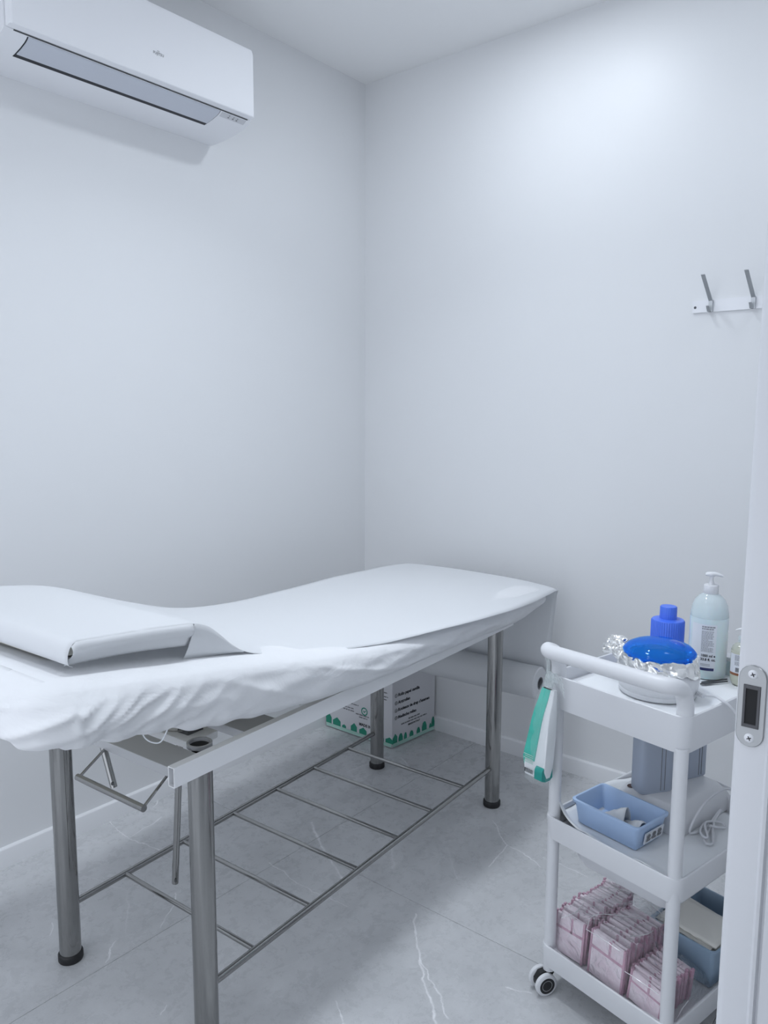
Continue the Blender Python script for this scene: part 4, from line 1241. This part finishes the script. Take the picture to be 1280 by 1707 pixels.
# ---- roll-on heater
rh = thing('wax_heater', 'white twin roll-on wax heater base at the back of the middle tray', 'wax heater', tp(0, 0, .4005), TR_R)
bm = bmesh.new()
def rl_(i, z, da=0): return [(a, b, z) for a, b in rrect(.182+i, .425-i, .098+i, .285-i, .02, 5)]
add_loft(bm, [rl_(0, 0), rl_(0, .022), rl_(.006, .036), rl_(.022, .056), rl_(.028, .0585)])
obj('heater_base', bm, M_PLASTIC, rh, 30)
for (ha, hb_) in ((.213, .243), (.335, .182)):
    obj('socket_hole', lathe([(0, .0597), (.0085, .0597), (.0095, .0585), (0, .0585)], 20, (ha, hb_, 0)), M_HOLE, rh)
for k, (c1, c2) in enumerate((((.194, .204), (.272, .171)), ((.345, .182), (.412, .166)))):
    p, q_ = Vector((*c1, 0)), Vector((*c2, 0)); e = (q_-p).normalized(); nn = Vector((-e.y, e.x, 0)); Ln = (q_-p).length
    bm = bmesh.new()
    loops = []
    for z, gr in ((.0575, .0), (.060, .0015), (.20, .0015), (.208, -.001), (.212, -.006)):
        loops.append([p + e*(Ln/2) + e*(x*(Ln/2+gr)) + nn*(.022 + y*(.024+gr)) + Vector((0, 0, z)) for x, y in [(math.copysign(abs(math.cos(t))**.35, math.cos(t)), math.copysign(abs(math.sin(t))**.35, math.sin(t))) for t in [2*PI*j/32 for j in range(32)]]])
    add_loft(bm, loops)
    ctg = thing('wax_cartridge', ['grey-blue roll-on wax cartridge standing in the left socket, wider one in view', 'grey-blue roll-on wax cartridge in the far socket, mostly behind the right post'][k], 'cartridge', tp(0, 0, .4005), TR_R, None)
    obj('case', bm, M_GREY, ctg, 40)
    bm = bmesh.new()
    for fx in (.58, .70):
        s = p+e*(Ln*fx)+nn*(-.0037)
        add_tube(bm, [s+Vector((0, 0, .064)), s+Vector((0, 0, .20))], .0009, 6)
    obj('case_seam', bm, M_GREYINK, ctg)['kind'] = 'stuff'
# its cable, tied in a bundle on the tray
cp = [(.420, .150, .445), (.400, .094, .452), (.35, .088, .470), (.282, .086, .470), (.235, .088, .445), (.212, .090, .412), (.232, .084, .407), (.262, .082, .4065), (.300, .086, .409), (.345, .090, .42), (.33, .086, .416), (.29, .080, .4065), (.25, .068, .406), (.218, .058, .406), (.207, .046, .406), (.216, .038, .406), (.236, .048, .406), (.268, .066, .4085), (.292, .078, .413), (.275, .088, .413), (.24, .080, .412), (.222, .066, .4115), (.219, .055, .411), (.230, .058, .411), (.27, .085, .416), (.31, .070, .409), (.30, .055, .4065), (.265, .072, .416)]
o = obj('power_cable', tube([Vector(p)-Vector((0, 0, .4005)) for p in smooth_path(cp, 7)], .0027, 9), M_CABLE, rh)

# ---- bottom tray: bag of wrapped pads
pad_me = {}
def pad_meshes(b_len, hgt):
    key = (b_len, hgt)
    if key not in pad_me:
        bm = bmesh.new()
        prof = [(-.0034, 0), (.0034, 0)]
        loops = []
        for (bq, s) in ((-.5, .45), (-.47, .8), (-.3, 1), (0, 1.08), (.3, 1), (.47, .8), (.5, .45)):
            loops.append([(x*s*.0042/.0034*1.0, b_len*bq, z) for x, z in ((-.0030, .003), (.0030, .003), (.0034, hgt*.5), (.0030, hgt-.003), (0, hgt), (-.0030, hgt-.003), (-.0034, hgt*.5))])
        add_loft(bm, loops)
        me = bpy.data.meshes.new('wrapped_pad'); bmesh.ops.recalc_face_normals(bm, faces=bm.faces[:]); bm.to_mesh(me); bm.free(); me.materials.append(M_PAD)
        bm = bmesh.new(); x0 = .0016
        for y0, y1 in ((-b_len/2-.0028, -b_len/2+.0022), (b_len/2-.0022, b_len/2+.0028)):
            add_box(bm, (-x0-.0022, y0, .001), (x0+.0016, y1, hgt+.001))
        add_box(bm, (-.0046, -b_len/2, hgt*.62), (-.0040, b_len/2, hgt*.68))
        add_box(bm, (-.0046, -b_len*.12, hgt*.62), (-.0040, -b_len*.05, hgt))
        me2 = bpy.data.meshes.new('seal'); bm.to_mesh(me2); bm.free(); me2.materials.append(M_PINK)
        pad_me[key] = (me, me2)
    return pad_me[key]
ROWS = [('left', .262, .074, .018, .205, 19, .095, .10), ('middle', .160, .088, .014, .160, 17, .098, -.10), ('right', .062, .080, .012, .128, 14, .066, -.32)]
rnd = random.Random(11)
for nm, bc, bl, a0, a1, n, hg, lean in ROWS:
    me, me2 = pad_meshes(bl, hg)
    lab = {'left': 'pink edged wrapped pad in the left row inside the clear bag', 'middle': 'pink edged wrapped pad in the middle row inside the clear bag', 'right': 'pink edged wrapped pad in the right row nearest the front post'}[nm]
    for k in range(n):
        a = a0+(a1-a0)*k/(n-1)
        o = bpy.data.objects.new('wrapped_pad', me); link(o)
        sag = .010*math.sin(PI*k/(n-1))
        o.location = tp(a, bc+rnd.uniform(-.003, .003), .0962)
        sc_ = 1+rnd.uniform(-.05, .03) + sag*1.2
        o.scale = (1, 1+rnd.uniform(-.02, .01), sc_)
        o.rotation_euler = (rnd.uniform(-.05, .05), .10+rnd.uniform(-.05, .05), TR_R+rnd.uniform(-.05, .05)+lean*.35)
        o['label'] = lab if 0 < k < n-1 else ('frontmost ' if k == 0 else 'rearmost ')+lab
        o['category'] = 'wrapped pad'; o['group'] = 'wrapped pads in the %s row' % nm
        s_ = bpy.data.objects.new('seal', me2); link(s_, o)
bm = bmesh.new()
def bagf(i, j):
    a = -.006 + .232*i; b = .004+.302*j
    row_h = .104 if b > .11 else .100-.030*sstep(.11, .06, b)
    edge = min(1, min(i, 1-i)*9)*min(1, min(j, 1-j)*12)
    z = .0945 + (row_h+.008)*edge**.6
    z += .006*nz(a*45, b*45, 3)*edge + .004*nz(a*110, b*90, 8)*edge
    if i > .55 and b < .11: z -= .05*sstep(.55, .9, i)*edge
    return Vector((a, b, z))
grid(bm, 40, 46, bagf)
bg = obj('clear_bag', bm, M_FILM, None, 25)
tag(bg, 'clear plastic bag over the pink edged pads on the bottom tray', 'bag', loc=TR_O, rz=TR_R)

bm = bmesh.new()
for cr_ in ([(.006, .206, .201), (.004, .16, .204), (.006, .118, .200)], [(.008, .206, .200), (.05, .220, .207), (.095, .19, .206), (.13, .15, .204)], [(.002, .292, .165), (.001, .300, .13), (.008, .299, .10)], [(-.001, .100, .168), (.0, .06, .167), (.004, .02, .160)], [(.02, -.004, .10), (.05, -.003, .119), (.08, -.001, .124)], [(.16, .285, .200), (.195, .21, .209), (.185, .13, .203)], [(.0, .27, .196), (.03, .255, .204), (.07, .262, .206)], [(.06, .13, .204), (.09, .11, .206), (.12, .112, .200)]):
    pth = smooth_path(cr_, 6)
    pth = [p+Vector((0, 0, .0015*nz(p.x*120, p.y*120, 4))) for p in pth]
    add_tube(bm, pth, .0009, 5)
obj('fold_glint', bm, M_FOLD_GLINT, bg)['kind'] = 'stuff'  # white tubes along film folds, painted in place of the bag's glints

# ---- second bin with wax strips
b2 = thing('grey_blue_bin', 'grey-blue plastic basket holding cream paper strips on the bottom tray', 'basket', tp(0, 0, .0945), TR_R)
obj('bin_body', bin_mesh(.172, .378, -.004, .152, .095, .010), M_GBLUE, b2)
for k in range(6):
    bm = bmesh.new(); rk = random.Random(k+4)
    ro, da, db = rk.uniform(-.16, .16), rk.uniform(-.006, .006), rk.uniform(-.008, .008)
    def stp(i, j):
        x, y = (i-.5)*.094, (j-.5)*.136
        x += (.004*nz(y*90, k, 2) if i == 0 else 0); y += (.003*nz(x*90, k, 4) if j == 0 else 0)
        x2 = x*math.cos(ro)-y*math.sin(ro); y2 = x*math.sin(ro)+y*math.cos(ro)
        return Vector((.236+da+x2, .074+db+y2, .078+.0045*k+.14*(x2+.03)+.0012*nz(x*40, y*40, k)))
    grid(bm, 9, 12, stp)
    o = obj('paper_strip', bm, M_CREAM, None, 40); solidify(o, .0008)
    tag(o, ('uppermost ' if k == 5 else '')+'cream paper strip lying in the stack inside the grey-blue basket', 'paper', 'cream strips in the grey-blue basket', tp(0, 0, .0945), TR_R)
